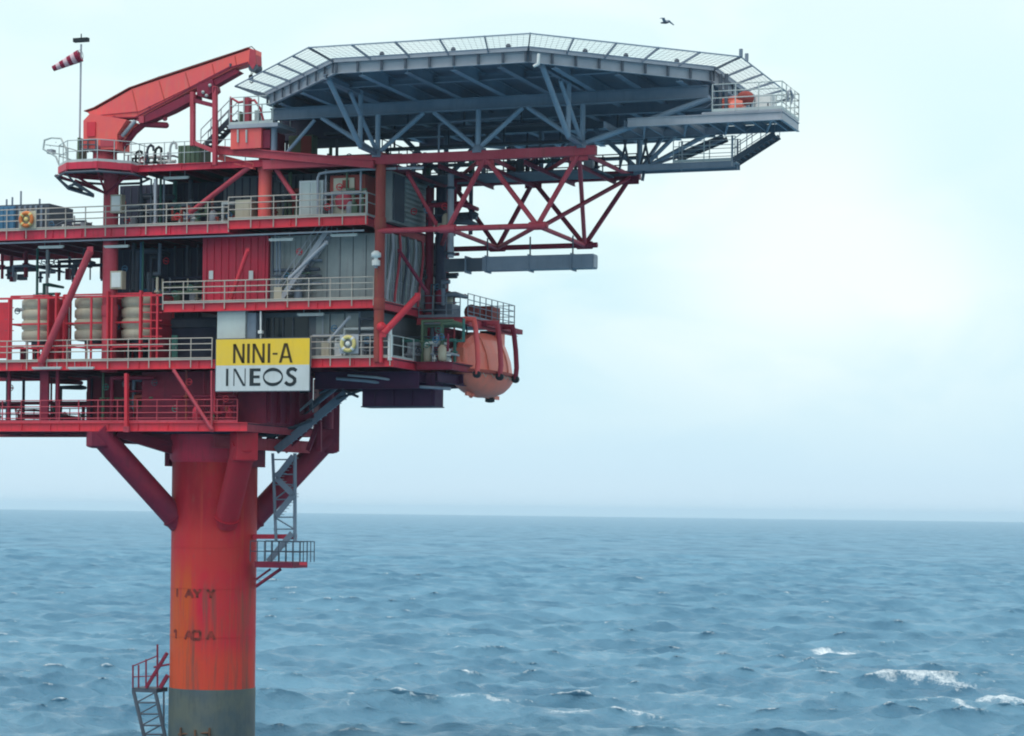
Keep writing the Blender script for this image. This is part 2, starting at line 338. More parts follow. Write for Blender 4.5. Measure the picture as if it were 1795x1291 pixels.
# ================================================================== THE PLATFORM STRUCTURE
Z1, Z2, Z3, Z4, Z5 = 18.32, 21.45, 24.30, 28.25, 31.35
XL = -27.0
XA, XB, XC = -15.55, -6.75, -0.2           # lines of the legs
YB = 8.6
def deck(label, X0, X1, Y0, Y1, z, dep, edge, group=None, gap=1.5, front=None):
    t = thing('deck', label, 'deck', (X0, Y0, z - dep), group)
    B().box((X0 + .02, Y0 + .1, z - .07), (X1 - .02, Y1 - .1, z)).build('floor_plate', DPLATE, t)
    b = B(); b.ibeam((X0, Y0 + .1, z - dep / 2 + .01), (X1, Y0 + .1, z - dep / 2 + .01), .2, dep, .04)
    n = int((X1 - X0) / 1.7)
    for i in range(1, n): b.box((X0 + i * 1.7, Y0 + .015, z - dep + .05), (X0 + i * 1.7 + .03, Y0 + .19, z - .05))
    b.build('edge_beam', front or edge, t)
    B().ibeam((X0, Y1 - .1, z - dep / 2 + .01), (X1, Y1 - .1, z - dep / 2 + .01), .2, dep, .04).build('edge_beam', edge, t)
    B().ibeam((X1 - .1, Y0 + .21, z - dep / 2 + .01), (X1 - .1, Y1 - .21, z - dep / 2 + .01), .2, dep, .04).build('edge_beam', edge, t)
    x = X0 + gap
    while x < X1 - 0.6:
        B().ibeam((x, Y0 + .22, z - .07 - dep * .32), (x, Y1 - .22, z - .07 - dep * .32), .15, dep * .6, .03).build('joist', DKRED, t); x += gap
    return t
# --- cellar deck
d1 = deck('lowest red deck with red rails, left of the column head', XL, P(432, 745).x, 0, YB, Z1, .45, PINK, front=REDB)
handrail(d1, [V(XL, .05, Z1), V(P(415, 745).x, .05, Z1)], PINK, h=1.15, rails=(1, .72, .44, .2), r=.028, pr=.032)
handrail(d1, [V(XL, YB - .1, Z1), V(P(280, 745).x, YB - .1, Z1)], DKRED, h=1.15, rails=(1, .72, .44, .2), r=.03)
# --- main deck (with the sign)
XR2 = P(688, 630).x
d2 = deck('deck with beige rails behind and beside the yellow sign', XL, XR2, 0, YB, Z2, .44, RED, front=REDB)
handrail(d2, [V(XL, -.03, Z2), V(P(372, 630).x, -.03, Z2)], RAIL, foot=.38, rails=(1, .74, .46, .1), r=.03)
handrail(d2, [V(P(545, 630).x, -.03, Z2), V(P(684, 630).x, -.03, Z2)], RAIL, foot=.38, rails=(1, .74, .46, .1), r=.03)
# part of the main deck that runs out to the right under the lifeboat
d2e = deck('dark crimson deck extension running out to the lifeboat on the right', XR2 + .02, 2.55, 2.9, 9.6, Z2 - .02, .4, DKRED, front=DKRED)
handrail(d2, [V(XR2 - .06, .1, Z2), V(XR2 - .06, 2.8, Z2)], RAILG, rails=(1, .6, .1), r=.025)
ug = thing('under_girders', 'deep dark girders beneath the right end of the sign deck', 'girders', (0, 4, Z2 - 1.4))
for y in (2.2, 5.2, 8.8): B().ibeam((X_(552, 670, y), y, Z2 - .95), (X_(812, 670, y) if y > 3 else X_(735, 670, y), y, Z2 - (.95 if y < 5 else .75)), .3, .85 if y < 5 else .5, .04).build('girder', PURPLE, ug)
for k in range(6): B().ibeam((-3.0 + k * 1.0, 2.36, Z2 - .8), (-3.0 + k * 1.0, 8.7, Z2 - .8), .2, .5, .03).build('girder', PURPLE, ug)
B().path([P(590, 664, 2.0), P(640, 668, 2.0), P(700, 676, 2.6), P(790, 682, 3.0)], .08, 8).build('pipe', GREY, ug); B().path([P(610, 658, 2.0), P(660, 662, 2.0), P(720, 672, 2.6)], .06, 8).build('pipe', LGREY, ug)
# --- third deck
X3L = P(286, 530).x; XR3 = P(662, 530).x
d3 = deck('short deck above the sign in front of the red wall', X3L, XR3, 0, YB, Z3, .42, RED, front=REDB)
handrail(d3, [V(X3L, -.03, Z3), V(P(655, 530).x, -.03, Z3)], RAIL, foot=.3, rails=(1, .74, .46, .1), r=.03)
handrail(d3, [V(XR3 - .1, .1, Z3), V(XR3 - .1, 5.0, Z3)], RAILG, rails=(1, .6, .1), r=.025, sp=1.3)
# --- fourth deck, left and right runs
X4J = P(401, 395).x; XR4 = P(645, 385).x
d4 = deck('long deck under the blue container and the crane', XL, X4J - .01, 0, YB, Z4, .48, RED, front=RED)
handrail(d4, [V(XL, -.03, Z4), V(X4J, -.03, Z4)], RAIL, foot=.42, rails=(1, .74, .46, .1), r=.03)
d4b = deck('short deck with a raised right run of beige rails beside the grey cabinet', X4J + .01, XR4, -.12, YB, Z4 + .13, .44, RED, front=REDB)
handrail(d4b, [V(X4J + .05, -.15, Z4 + .13), V(XR4 - .05, -.15, Z4 + .13)], RAIL, foot=.40, rails=(1, .74, .46, .1), r=.03, h=1.15)
handrail(d4b, [V(XR4 - .05, 0, Z4 + .13), V(XR4 - .05, 4, Z4 + .13)], RAILG, rails=(1, .6, .1), r=.025, h=1.15)
# --- top deck with the round crane walkway
X5L = P(212, 292).x; X5R = P(640, 290).x
d5 = deck('uppermost red deck under the crane boom', X5L, X5R, 0, YB, Z5, .34, DKRED, front=RED)
handrail(d5, [V(P(430, 290).x, YB - .1, Z5), V(X5R, YB - .1, Z5), V(X5R, 1, Z5)], DGREY, rails=(1, .5), r=.025)
handrail(d5, [V(X5L + .2, .0, Z5), V(P(430, 290).x, .0, Z5)], RAILG, rails=(1, .5), r=.022, pr=.024, kick=False)
cw = thing('crane_walkway', 'octagonal red walkway round the foot of the crane', 'walkway', (XA, .2, Z5 - .4))
R8 = 2.25; cwc = V(XA - .1, .2, Z5)
oc = [cwc + V(math.cos(rad(22.5 + 45 * i)) * R8, math.sin(rad(22.5 + 45 * i)) * R8, 0) for i in range(8)]
B().prism([p + V(0, 0, -.08) for p in oc], (0, 0, .07)).build('floor_plate', DPLATE, cw)
b = B()
for i in range(8): b.beam(oc[i] - V(0, 0, .18), oc[(i + 1) % 8] - V(0, 0, .18), .1, .34)
b.build('edge_beam', RED, cw)
handrail(cw, [p for p in (oc[0], oc[7], oc[6], oc[5], oc[4], oc[3], oc[2], oc[1])], RAILG, rails=(1, .5), r=.022, pr=.024, sp=1.0)
b = B()
oc2 = [cwc + V(math.cos(rad(22.5 + 45 * i)) * (R8 + .1), math.sin(rad(22.5 + 45 * i)) * (R8 + .1), -.52) for i in range(8)]
b.path(oc2, .06, 8, closed=True)
oc3 = [cwc + V(math.cos(rad(22.5 + 45 * i)) * (R8 - .5), math.sin(rad(22.5 + 45 * i)) * (R8 - .5), -1.0) for i in range(8)]
for i in (3, 4, 5): b.tube(oc2[i], oc3[i], .05, 6)
b.path([oc3[3], oc3[4], oc3[5], V(XA - .3, -.4, Z5 - 1.45)], .07, 6)
b.path([oc2[4] + V(-.1, 0, .1), oc3[4] + V(0, 0, -.1), V(XA - .4, -.2, Z5 - 1.5)], .08, 6)
b.build('cable_bracket', DGREY, cw)
for i in range(3, 8): B().tube(oc2[i] + V(0, 0, .5 - .4), V(XA, .3, Z5 - 1.3), .06, 6).build('strut', DKRED, cw)
# white tubular cage at the far left of the crane walkway
cg = thing('escape_cage', 'white tubular cage overhanging the left end of the crane walkway', 'cage', P(105, 285, .2))
b = B()
def cpx(l, Y): return [P(x, y, Y) for x, y in l]
for Y in (-.25, .25):
    b.path(cpx([(104, 290), (98, 275), (76, 262), (78, 246), (90, 242), (107, 243), (116, 262), (118, 285)], Y), .045, 6)
    b.path(cpx([(80, 254), (112, 258)], Y), .03, 6); b.path(cpx([(86, 268), (116, 272)], Y), .03, 6)
for x, y in [(76, 262), (78, 246), (90, 242), (107, 243), (116, 262), (98, 275), (88, 256), (98, 250)]: b.tube(P(x, y, -.25), P(x, y, .25), .03, 6)
b.build('hoop_frame', RAILG, cg)
B().box(P(82, 262, -.2), P(98, 271, .2)).build('floor_grate', LGREY, cg)
# --- legs
def leg(label, x, y, z0, z1, r, m, group='legs of the platform decks'):
    t = thing('steel_pillar', label, 'pillar', (x, y, z0), group)
    B().tube((x, y, z0), (x, y, z1), r, 24).build('tube', m, t)
    for z in (Z2 - .22, Z3 - .22, Z4 - .24, Z5 - .2):
        if z0 < z < z1: B().lathe((x, y, z), [(r + .03, -.28), (r + .04, -.26), (r + .04, .26), (r + .03, .28)], 24).build('collar', m, t)
    return t
leg('faded red leg directly below the crane', XA, .85, Z2 - .4, Z5 - .02, .39, PINK)
leg('orange red leg between the red wall and the crane boom rest', XB, .75, Z4 + .14, Z5 + 1.05, .34, CRANE)
leg('rust brown leg at the right hand corner of the decks', XC, .12, Z2 - .2, Z5 + .0, .25, BROWN)
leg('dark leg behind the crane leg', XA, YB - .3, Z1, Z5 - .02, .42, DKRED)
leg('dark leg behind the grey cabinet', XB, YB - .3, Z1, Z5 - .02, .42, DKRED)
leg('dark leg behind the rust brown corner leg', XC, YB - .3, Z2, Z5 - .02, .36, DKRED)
# --- diagonal braces in the front face
def brace(label, p0, p1, r, m, ends=True):
    t = thing('diagonal_brace', label, 'brace', p0, 'diagonal braces of the decks')
    B().tube(p0, p1, r, 14).build('tube', m, t)
    if ends:
        for p in (p0, p1): B().beam(Vector(p) - V(r * .9, .0, 0), Vector(p) + V(r * .9, 0, 0), .05, r * 2.2).build('gusset', m, t)
    return t
brace('thick pink brace crossing the left caged tanks', P(72, 636, -.12), P(158, 440, -.05), .19, PINK)
brace('thin bright red brace in front of the red wall', P(403, 528, .3), P(434, 440, .3), .11, REDB)
brace('grey white diagonal brace in front of the grey wall', P(508, 488, .4), P(572, 426, .4), .09, LGREY)
brace('thin grey brace left of the lifebuoy on the deck with the sign', P(577, 598, .45), P(612, 557, .45), .08, LGREY)
brace('red brace sloping down left from the top of the orange red leg', P(335, 372, .3), P(438, 292, .2), .13, PINK)
brace('short red brace right of the orange red leg', P(516, 345, .3), P(482, 293, .3), .12, PINK)
brace('bright red brace rising right at the corner leg', P(672, 585, -.25), P(732, 520, .9), .16, REDB)
brace('slim pink brace hanging under the sign deck to the lowest deck', P(372, 754, -.12), P(305, 650, -.12), .09, PINK)
brace('dark brace behind the beige cabinet on the crane deck', P(715, 305, 1.2), P(764, 392, 2.6), .10, PINK)
brace('crimson brace from the corner leg down to the lifeboat station', P(700, 440, 1.5), P(748, 512, 3.0), .09, DKRED)
pr = thing('hanger_post', 'square red post from the sign deck down to the lowest deck', 'post', (P(222, 752).x, -.05, Z1 - .4))
B().beam(P(222, 753, -.07), P(222, 655, -.07), .22, .16).build('shaft', REDB, pr); B().box(P(216, 748, -.18), P(228, 758, -.02)).build('foot_plate', PINK, pr)
pr = thing('hanger_post', 'thin pink post beside the bottom left corner of the sign', 'post', (P(370, 752).x, -.05, Z1 - .4))
B().tube(P(371, 752, -.1), P(371, 650, -.1), .06, 8).build('shaft', PINK, pr); B().box(P(367, 748, -.16), P(375, 753, -.03)).build('foot_plate', PINK, pr)
for i, px in enumerate((14, 76, 99)):
    pr = thing('hanger_post', 'red post under the caged tanks, %s' % ('left edge of the photo', 'widest of the three at the left', 'right neighbour of the widest post')[i], 'post', (P(px, 752).x, .6, Z1))
    w = (.14, .5, .16)[i]
    B().box(P(px, 752, .6) + V(-w / 2, 0, -.1), V(P(px, 752, .6).x + w / 2, .75, Z2 - .4)).build('shaft', DKRED, pr)
    B().box(P(px, 752, .6) + V(-w / 2 - .1, -.05, 0), V(P(px, 752, .6).x + w / 2 + .1, .85, Z1 + .08)).build('foot_plate', DKRED, pr)

# ------------------------------------------------------------------ the column and its braces
CXc, CYc = -11.35, 4.6
RC = 2.22
colt = thing('support_column', 'huge round orange red column standing in the sea', 'column', (CXc, CYc, 0))
zs = P(373, 1211, CYc - RC).z
b = B(); b.lathe((CXc, CYc, 0), [(RC, zs), (RC, 8.0), (RC, 10), (RC, 13), (RC + .0, 16.6)], 96); b.build('shaft', COLM, colt)
b = B(); b.lathe((CXc, CYc, 0), [(RC + .03, -8), (RC + .03, zs - .02), (RC + .0, zs)], 96); b.build('splash_zone', SPLASH, colt)
b = B(); b.lathe((CXc, CYc, 0), [(RC + .0, 16.4), (RC + .14, 16.6), (RC + .14, 17.5), (RC + .22, 17.6), (RC + .22, 17.86)], 64); b.build('collar', RED, colt)
for z in (12.0, 9.9, 7.4): B().lathe((CXc, CYc, z), [(RC - .02, -.02), (RC + .018, -.012), (RC + .018, .012), (RC - .02, .02)], 96).build('weld_seam', COLM, colt)
for px in (296, 452):
    q = P(px, 808, CYc - .0); s = -1 if px < 373 else 1
    B().box((CXc + s * (RC - .05), CYc - 1.0, 16.2), (CXc + s * (RC + .2), CYc + 1.0, 17.5)).build('lug', DKRED, colt)
# head of the column inside the lowest deck
hd = B().box((CXc - 2.7, CYc - 3.0, Z1 + .02), (P(466, 700, CYc - 3.0).x, CYc + 2.6, Z2 - .46)).build('column_head', DKRED, colt)
b = B()
for k in range(5): b.box((P(467, 700, CYc - 3.0).x - .05, CYc - 2.8 + k * 1.1, Z1 + .1), (P(467, 700, CYc - 3.0).x + .16, CYc - 2.7 + k * 1.1, Z2 - .5))
b.build('stiffener', DKRED, hd)
b = B(); b.prism([(CXc - RC - .1, CYc - 2.6, 17.84), (CXc - RC - .1, CYc + 2.2, 17.84), (CXc + RC + .3, CYc + 2.2, 17.84), (CXc + RC + .3, CYc - 2.6, 17.84)], (0, 0, .44)); b.build('base_plate', NAVY, hd)
for k in range(4):
    q = P(470, 668 + k * 18, CYc - 1.6)
    B().tube(q, q + V(.34, 0, 0), .12, 8).build('pipe_stub', NAVY, hd)
# four box braces on the diagonals
LEGO = 4.35
def colbrace(label, sx, sy, m, zt, reach=LEGO, tr=.60, zel=17.75):
    d = V(sx, sy, 0).normalized(); ex = V(CXc + sx * reach, CYc + sy * reach, 0)
    t = thing('column_brace', label, 'brace', (ex.x, ex.y, 17.0), 'box braces between column and decks')
    zlo = 13.25
    p0 = V(CXc, CYc, 0) + d * (RC - .35) + V(0, 0, zlo); p1 = ex + V(0, 0, zel)
    b = B(); w = 1.15; up = UPV
    b.tube(p0, p1 + (p1 - p0).normalized() * .2, tr, 24); b.build('sloping_tube', m, t)
    B().beam(ex + V(0, 0, zel - .62), ex + V(0, 0, zt), 1.1, 1.1, d).build('box_leg', m, t)
    B().lathe(ex + V(0, 0, zel - .66), [(.40, -.06), (tr + .02, 0), (tr + .02, .1)], 20).build('knuckle', m, t)
    B().lathe(p0 + (p1 - p0).normalized() * .42, [(tr + .01, -.12), (tr + .07, 0), (tr + .07, .06)], 24, axis=(p1 - p0)).build('ring', m, t)
    return t
colbrace('left sloping box brace between the column and the crane leg', -1, -1, DKRED, Z1 - .46)
colbrace('brace pointing at the viewer on the front right of the column', 1, -1, CRIM, Z1 - .46, 3.35, .62, 17.1)
colbrace('right sloping brace from the column up to the deck extension', 1, 1, DKRED, Z2 - .5)
colbrace('hidden brace behind the column', -1, 1, DKRED, Z1 - .46)
def beamthing(name, label, cat, p0, p1, w, h, m, flanges=True, group=None):
    t = thing(name, label, cat, p0, group)
    B().beam(p0, p1, w * .5 if flanges else w, h - .1).build('web', m, t)
    if flanges:
        u = UPV * (h / 2 - .03)
        B().beam(Vector(p0) + u, Vector(p1) + u, w, .06).build('flange', m, t); B().beam(Vector(p0) - u, Vector(p1) - u, w, .06).build('flange', m, t)
    return t
beamthing('bearer_beam', 'red beam from the column top out to the right brace', 'beam', V(CXc + 1.2, CYc - 2.45, 17.45), V(CXc + LEGO - .2, CYc + 2.5, 17.3), .4, .62, PINK)
beamthing('bearer_beam', 'dark tapered beam left of the column top under the lowest deck', 'beam', P(205, 757, .6), P(300, 786, 3.0), .4, .6, DKRED)
beamthing('bearer_beam', 'dark beam under the lowest deck just left of the column', 'beam', V(XA, 1.2, Z1 - .7), V(CXc - 1, 3.4, Z1 - .8), .4, .6, DKRED)
# faded marks on the column, two rows, at the surface of the shaft
def colpt(px, z):
    r = ray(px, 1080); o = Vector((CAM.x, CAM.y)); d = Vector((r.x, r.y)).normalized(); c = Vector((CXc, CYc)) - o
    bq = c.dot(d); disc = (RC + .012) ** 2 - (c.length_squared - bq * bq); q = o + d * (bq - math.sqrt(max(disc, 0))); return V(q.x, q.y, z)
dm = thing('draught_marks', 'two rows of worn black letters painted on the column', 'painted marks', (CXc, CYc - RC, 8))
GL = {'N': [[(0, 0), (0, 1)], [(0, 1), (1, 0)], [(1, 0), (1, 1)]], 'I': [[(.5, 0), (.5, 1)]], 'A': [[(0, 0), (.5, 1)], [(.5, 1), (1, 0)], [(.2, .4), (.8, .4)]],
      'Y': [[(0, 1), (.5, .5)], [(1, 1), (.5, .5)], [(.5, .5), (.5, 0)]], '0': [[(0, 0), (0, 1)], [(0, 1), (1, 1)], [(1, 1), (1, 0)], [(1, 0), (0, 0)]], '1': [[(.5, 0), (.5, 1)], [(.5, 1), (.2, .8)]]}
for row, (yy, txt) in enumerate(((1040, [('I', 310), ('A', 331), ('Y', 345), ('Y', 369)]), (1113, [('1', 309), ('A', 331), ('0', 345), ('A', 370)]))):
    zb_ = P(340, yy + 8, CYc - RC).z
    for ch, px in txt:
        b = B()
        for a, c in GL[ch]:
            pts = []
            for k in range(3):
                q = [a[0] + (c[0] - a[0]) * k / 2, a[1] + (c[1] - a[1]) * k / 2]; pts.append(colpt(px + (q[0] - .5) * 13, zb_ + q[1] * .42))
            for k in range(2):
                n = (pts[k] - V(CXc, CYc, pts[k].z)).normalized(); b.beam(pts[k], pts[k + 1], .14, .012, n)
        b.build('letter', STAIN, dm)
# ------------------------------------------------------------------ cantilever trusses for the helideck
ZC = 31.08; ZBt = 27.62; YT2 = 8.0
def truss(label, Y, m, mem, ctop, cbot, rch):
    t = thing('cantilever_truss', label, 'truss', (0, Y, ZBt), 'trusses carrying the helideck')
    B().beam((ctop[0], Y, ZC), (ctop[1], Y, ZC), rch * 1.6, rch * 2.0).build('top_chord', m, t)
    B().tube((cbot[0], Y, ZBt), (cbot[1], Y, ZBt), rch * .62, 14).build('bottom_chord', m, t)
    for (xa, xb) in mem: B().tube((xa, Y, ZC - .1), (xb, Y, ZBt), .125, 12).build('diagonal', m, t)
    for x in sorted(set(a for a, _ in mem)): B().beam((x - .45, Y, ZC - .25), (x + .45, Y, ZC - .25), .06, .4).build('gusset', m, t)
    for x in sorted(set(c for _, c in mem)): B().lathe((x, Y, ZBt), [(.2, -.4), (.2, .4)], 12, axis=V(1, 0, 0)).build('gusset', m, t)
    return t
X = lambda px, py, Y: P(px, py, Y).x
f1, f2 = X(851, 275, 0), X(1015, 268, 0); g0, g1 = X(785, 400, 0), X(942, 395, 0)
truss('front red truss holding up the helideck', 0, PINK, [(f1, g0), (f1, g1), (f2, g1)], (X(463, 288, 0), X(1045, 265, 0)), (XC, X(960, 395, 0)), .22)
r0, r1, r2 = X(795, 318, YT2), X(935, 312, YT2), X(1105, 306, YT2); q0, q1 = X(872, 436, YT2), X(1025, 432, YT2)
truss('rear dark red truss holding up the helideck', YT2, DKRED, [(r0, q0), (r1, q0), (r1, q1), (r2, q1)], (X(700, 318, YT2), X(1122, 306, YT2)), (XC, X(1047, 432, YT2)), .22)
cb_ = thing('truss_bracing', 'crimson cross bracing between the two helideck trusses', 'bracing', (4, 4, ZBt), None)
for a, c in [((g1, 0, ZBt), (q1, YT2, ZBt)), ((g1, 0, ZBt), (q0, YT2, ZBt)), ((g0, 0, ZBt), (q0, YT2, ZBt)), ((g0, 0, ZBt), (XC, YT2, ZBt)),
             ((f2, 0, ZC), (r2, YT2, ZC)), ((f2, 0, ZC), (r1, YT2, ZC)), ((f1, 0, ZC), (r1, YT2, ZC)), ((f1, 0, ZC), (r0, YT2, ZC)), ((r2, YT2, ZC - .1), (g1 + .3, 0, ZBt)), ((f2, 0, ZC), (q1, YT2, ZBt))]:
    B().tube(a, c, .11, 10).build('member', PINK if a[1] == 0 else DKRED, cb_)
beamthing('roof_beam', 'red beam running back from the boom rest to the helideck truss', 'beam', P(376, 263, .0), P(655, 288, -.3), .34, .42, PINK)
beamthing('roof_beam', 'short orange red beam sloping down to the orange red leg', 'beam', P(384, 276, .3), P(446, 292, .15), .3, .3, CRANE)
# grating walkway between the trusses
gw = thing('truss_walkway', 'dark grated walkway between the helideck trusses', 'walkway', (4, 5, ZC))
B().box((-.6, 3.6, ZC - .32), (X(1060, 300, 5), 6.6, ZC - .26)).build('floor_plate', DGREY, gw)
handrail(gw, [V(-.6, 6.5, ZC - .26), V(X(1100, 300, 5), 6.5, ZC - .26)], DGREY, rails=(1, .5), r=.03, sp=.9, pr=.035)
for k in range(5): B().ibeam((.6 + 2.2 * k, .2, ZC - .38), (.6 + 2.2 * k, 7.8, ZC - .38), .12, .2, .02).build('joist', DKRED, gw)
# ================================================================== HELIDECK
HC = V(5.15, 4.5, 34.62); AP = 11.35
CR_ = AP / math.cos(rad(22.5))
def octo(rr, z): return [V(HC.x + math.cos(rad(22.5 + 45 * i)) * rr, HC.y + math.sin(rad(22.5 + 45 * i)) * rr, z) for i in range(8)]
ht = thing('helideck', 'large grey octagonal helideck above the red trusses', 'helideck', HC - V(0, 0, 2))
B().prism(octo(CR_ - .02, HC.z - .16), (0, 0, .16)).build('deck_plate', HDECK, ht)
oo = octo(CR_, HC.z)
for i in range(8):
    a, c = oo[i], oo[(i + 1) % 8]; d = (c - a).normalized(); out = V(d.y, -d.x, 0)
    b = B(); b.ibeam(a + d * .06 - V(0, 0, .40) - out * .08, c - d * .06 - V(0, 0, .40) - out * .08, .16, .46, .04)
    b.beam(a - V(0, 0, .06) + out * .07, c - V(0, 0, .06) + out * .07, .12, .18)
    pg = b.build('perimeter_girder', LGREY, ht)
    n = 8
    for k in range(n + 1):
        p = a.lerp(c, min(max(k / n, .01), .99)); MB().beam(p - V(0, 0, .60) + out * .05, p - V(0, 0, .06) + out * .05, .07, .10, d).build('stiffener', DGREY, pg)
# safety net all round: sloping arms, an outer rail and net
on = octo(CR_ + 1.62, HC.z + .30)
for i in range(8):
    a, c, a2, c2 = oo[i], oo[(i + 1) % 8], on[i], on[(i + 1) % 8]
    nb = B(); nb.tube(a2, c2, .035, 8); nb.tube(a.lerp(a2, .08), c.lerp(c2, .08), .03, 6)
    frame = nb.build('net_frame', STRUT, ht)
    for k in range(6):
        u = (k + (0 if k < 5 else 0)) / 5; p, q = a.lerp(c, u), a2.lerp(c2, u)
        dirn = (q - p).normalized()
        MB().beam(p - V(0, 0, .12), q, .05, .10).build('net_arm', GREY, frame)
    nb = B()
    for k in range(1, 36): nb.tube(a.lerp(c, k / 36), a2.lerp(c2, k / 36), .007, 3, caps=False)
    for k in range(1, 8): nb.tube(a.lerp(a2, k / 8), c.lerp(c2, k / 8), .007, 3, caps=False)
    nb.build('net', GREY, frame)
# girders and joists under the plate
def chordx(y):   # half length of the octagon at offset y
    dy = abs(y - HC.y); return (AP * math.tan(rad(22.5)) + (AP - dy)) if dy > AP * math.tan(rad(22.5)) else AP
for y in (-3.4, 0.0, 4.2, 8.0, 12.0):
    hx = chordx(y) - .3
    if y == 0.0:
        B().ibeam((X(476, 182, 0), y, 33.56), (X(1242, 160, 0), y, 33.56), .34, .58, .05).build('main_girder', GREY, ht)
    else: B().ibeam((HC.x - hx, y, 34.12 if y < 0 else 33.8), (HC.x + hx, y, 34.12 if y < 0 else 33.8), .22, .26 if y < 0 else .6, .04).build('main_girder', GREY, ht)
k = 0
for i in range(10):
    xo = -AP + 1.15 + i * 2.25
    hy = (AP * math.tan(rad(22.5)) + (AP - abs(xo))) if abs(xo) > AP * math.tan(rad(22.5)) else AP
    B().ibeam((HC.x + xo, HC.y - hy + .3, 34.15), (HC.x + xo, HC.y + hy - .3, 34.15), .30, .58, .04).build('joist', STRUT if i % 2 else GREY, ht)
# raking legs down to the red truss
def strut(a, c, r=.115, nm='strut'): return B().tube(a, c, r, 12).build(nm, STRUT, ht)
n1, n2, n3 = X(662, 262, 0), X(838, 256, 0), X(1021, 250, 0); ZN = ZC + .32; ZG = 33.28
for nx, nl in ((n1, (n1 - 3.0, n1 + 2.4)), (n2, (n2 - 2.3, n2 + 2.25)), (n3, (n3 - 2.75,))):
    for tx in nl: strut((nx, 0, ZN), (tx, 0, ZG))
    strut((nx, 0, ZN), (nx, 0, ZG), .13)
    B().lathe((nx, 0, ZN - .12), [(.3, -.08), (.3, .08), (.18, .3)], 14).build('node', GREY, ht)
strut((n3, 0, ZN), (n3 + 6.2, 0, ZG), .14)
for nx in (n1, n3):    # outriggers towards the viewer
    o = V(nx, -2.1, ZN + .05)
    B().ibeam((nx, -.15, ZN + .02), o, .22, .24, .04).build('outrigger', GREY, ht)
    strut(o, (nx, -2.1, 34.1)); strut(o, (nx, -6.0, 34.1), .13); strut((nx, 0, ZN), (nx, -2.1 * 1.6, 33.8), .10)
    B().ibeam((nx, -6.2, 34.0), (nx, 0, 34.0), .2, .24, .04).build('outrigger', GREY, ht)
for nx in (n1, n2, n3):
    for tx in (nx - 2.4, nx + 2.4): strut((nx + .4, YT2, ZC + .2), (tx + .4, YT2, 33.5))
    strut((nx + .4, YT2, ZC + .2), (nx + .4, YT2, 33.5), .13)
    strut((nx + .4, YT2, ZC + .2), (nx + .4, 12.0, 33.6), .11)
strut((n3 + .4, YT2, ZC + .2), (n3 + 5, YT2, 33.5), .12)
B().tube((X(481, 200, 0), 0, ZC + .2), (X(481, 200, 0), 0, 33.3), .17, 14).build('post', GREY, ht)
strut((X(492, 262, 0), 0, ZC + .2), (X(552, 203, 0), 0, 33.2), .09)
# dark service floor with cable ladders between deck and truss (seen as clutter under the plate)
for (x0, y0, x1, yy, zz) in ((-4.5, 3, 9, 3.0, 33.0), (-3, 6, 12, 6.0, 32.6), (0, 9.5, 11, 9.5, 32.2)):
    B().beam((x0, yy, zz), (x1, yy, zz), .5, .12).build('cable_tray', DGREY, ht)
    for xx in range(int(x0) + 1, int(x1), 3): B().beam((xx, yy, zz), (xx, yy, 34.1), .08, .08).build('hanger', DGREY, ht)
b = B(); zf = 32.9
b.path([(n1 + 2.6, 1.5, ZC + .2), (n1 + 2.6, 1.5, zf), (n1 + 3.0, 1.5, zf + .15), (n2 + 1.6, 1.5, zf + .25)], .06, 8); b.build('drain_pipe', GREY, ht)
b = B(); b.path([(P(945, 95, -6.9).x, -6.95, 34.3), (P(945, 95, -6.9).x, -7.0, 33.85), (P(937, 95, -6.9).x, -7.0, 33.75)], .07, 8); b.build('drain_pipe', WHITE, ht)
for px in (1289, 1303): 
    q = on[7].lerp(on[0], .1 if px == 1289 else .0); B().tube(q, q + V(0, 0, .35), .09, 8).build('edge_lamp', GREY, ht)
for i, u in ((5, .25), (5, .62), (5, .9), (6, .3), (6, .52), (6, .8)):
    q = oo[i].lerp(oo[(i + 1) % 8], u); B().lathe(q, [(.06, 0), (.12, .05), (.12, .16), (.05, .24)], 8).build('edge_lamp', DGREY, ht)
# ------------------------------------------------------------------ access gallery at the right edge
ZGa = 32.45
GX0, GX1, GY0, GY1 = 16.2, 19.95, -.9, 2.5
ga = thing('access_gallery', 'railed grey gallery jutting out right of the helideck', 'gallery', (GX0, GY0, ZGa - .5))
B().box((GX0, GY0, ZGa - .08), (GX1, GY1, ZGa)).build('floor_plate', LGREY, ga)
b = B(); b.ibeam((X(1100, 205, -.9), GY0 + .05, ZGa - .30), (GX1, GY0 + .05, ZGa - .30), .16, .40, .04); b.build('edge_beam', LGREY, ga)
b = B(); b.ibeam((X(1052, 205, 2.5), GY1 - .05, ZGa - .30), (GX1, GY1 - .05, ZGa - .30), .16, .36, .04); b.build('edge_beam', GREY, ga)
for k in range(9): B().ibeam((GX1 - .5 - k * 1.0, GY0 + .16, ZGa - .3), (GX1 - .5 - k * 1.0, GY1 - .16, ZGa - .3), .1, .3, .025).build('joist', GREY, ga)
for k in range(4): B().tube((GX1 - .5 - k * 2.0, GY0 + .1, ZGa - .5), (GX1 - 1.5 - k * 2.0, GY1 - .1, ZGa - .5), .05, 8).build('lattice', STRUT, ga)
B().ibeam((GX1 - .02, GY0, ZGa - .3), (GX1 - .02, GY1, ZGa - .3), .14, .42, .04).build('edge_beam', LGREY, ga)
handrail(ga, [V(GX0 + .5, GY0, ZGa), V(GX1, GY0, ZGa), V(GX1, GY1, ZGa), V(GX0 + .5, GY1, ZGa)], RAILG, h=1.25, rails=(1, .75, .5, .25), r=.022, pr=.03, sp=.95)
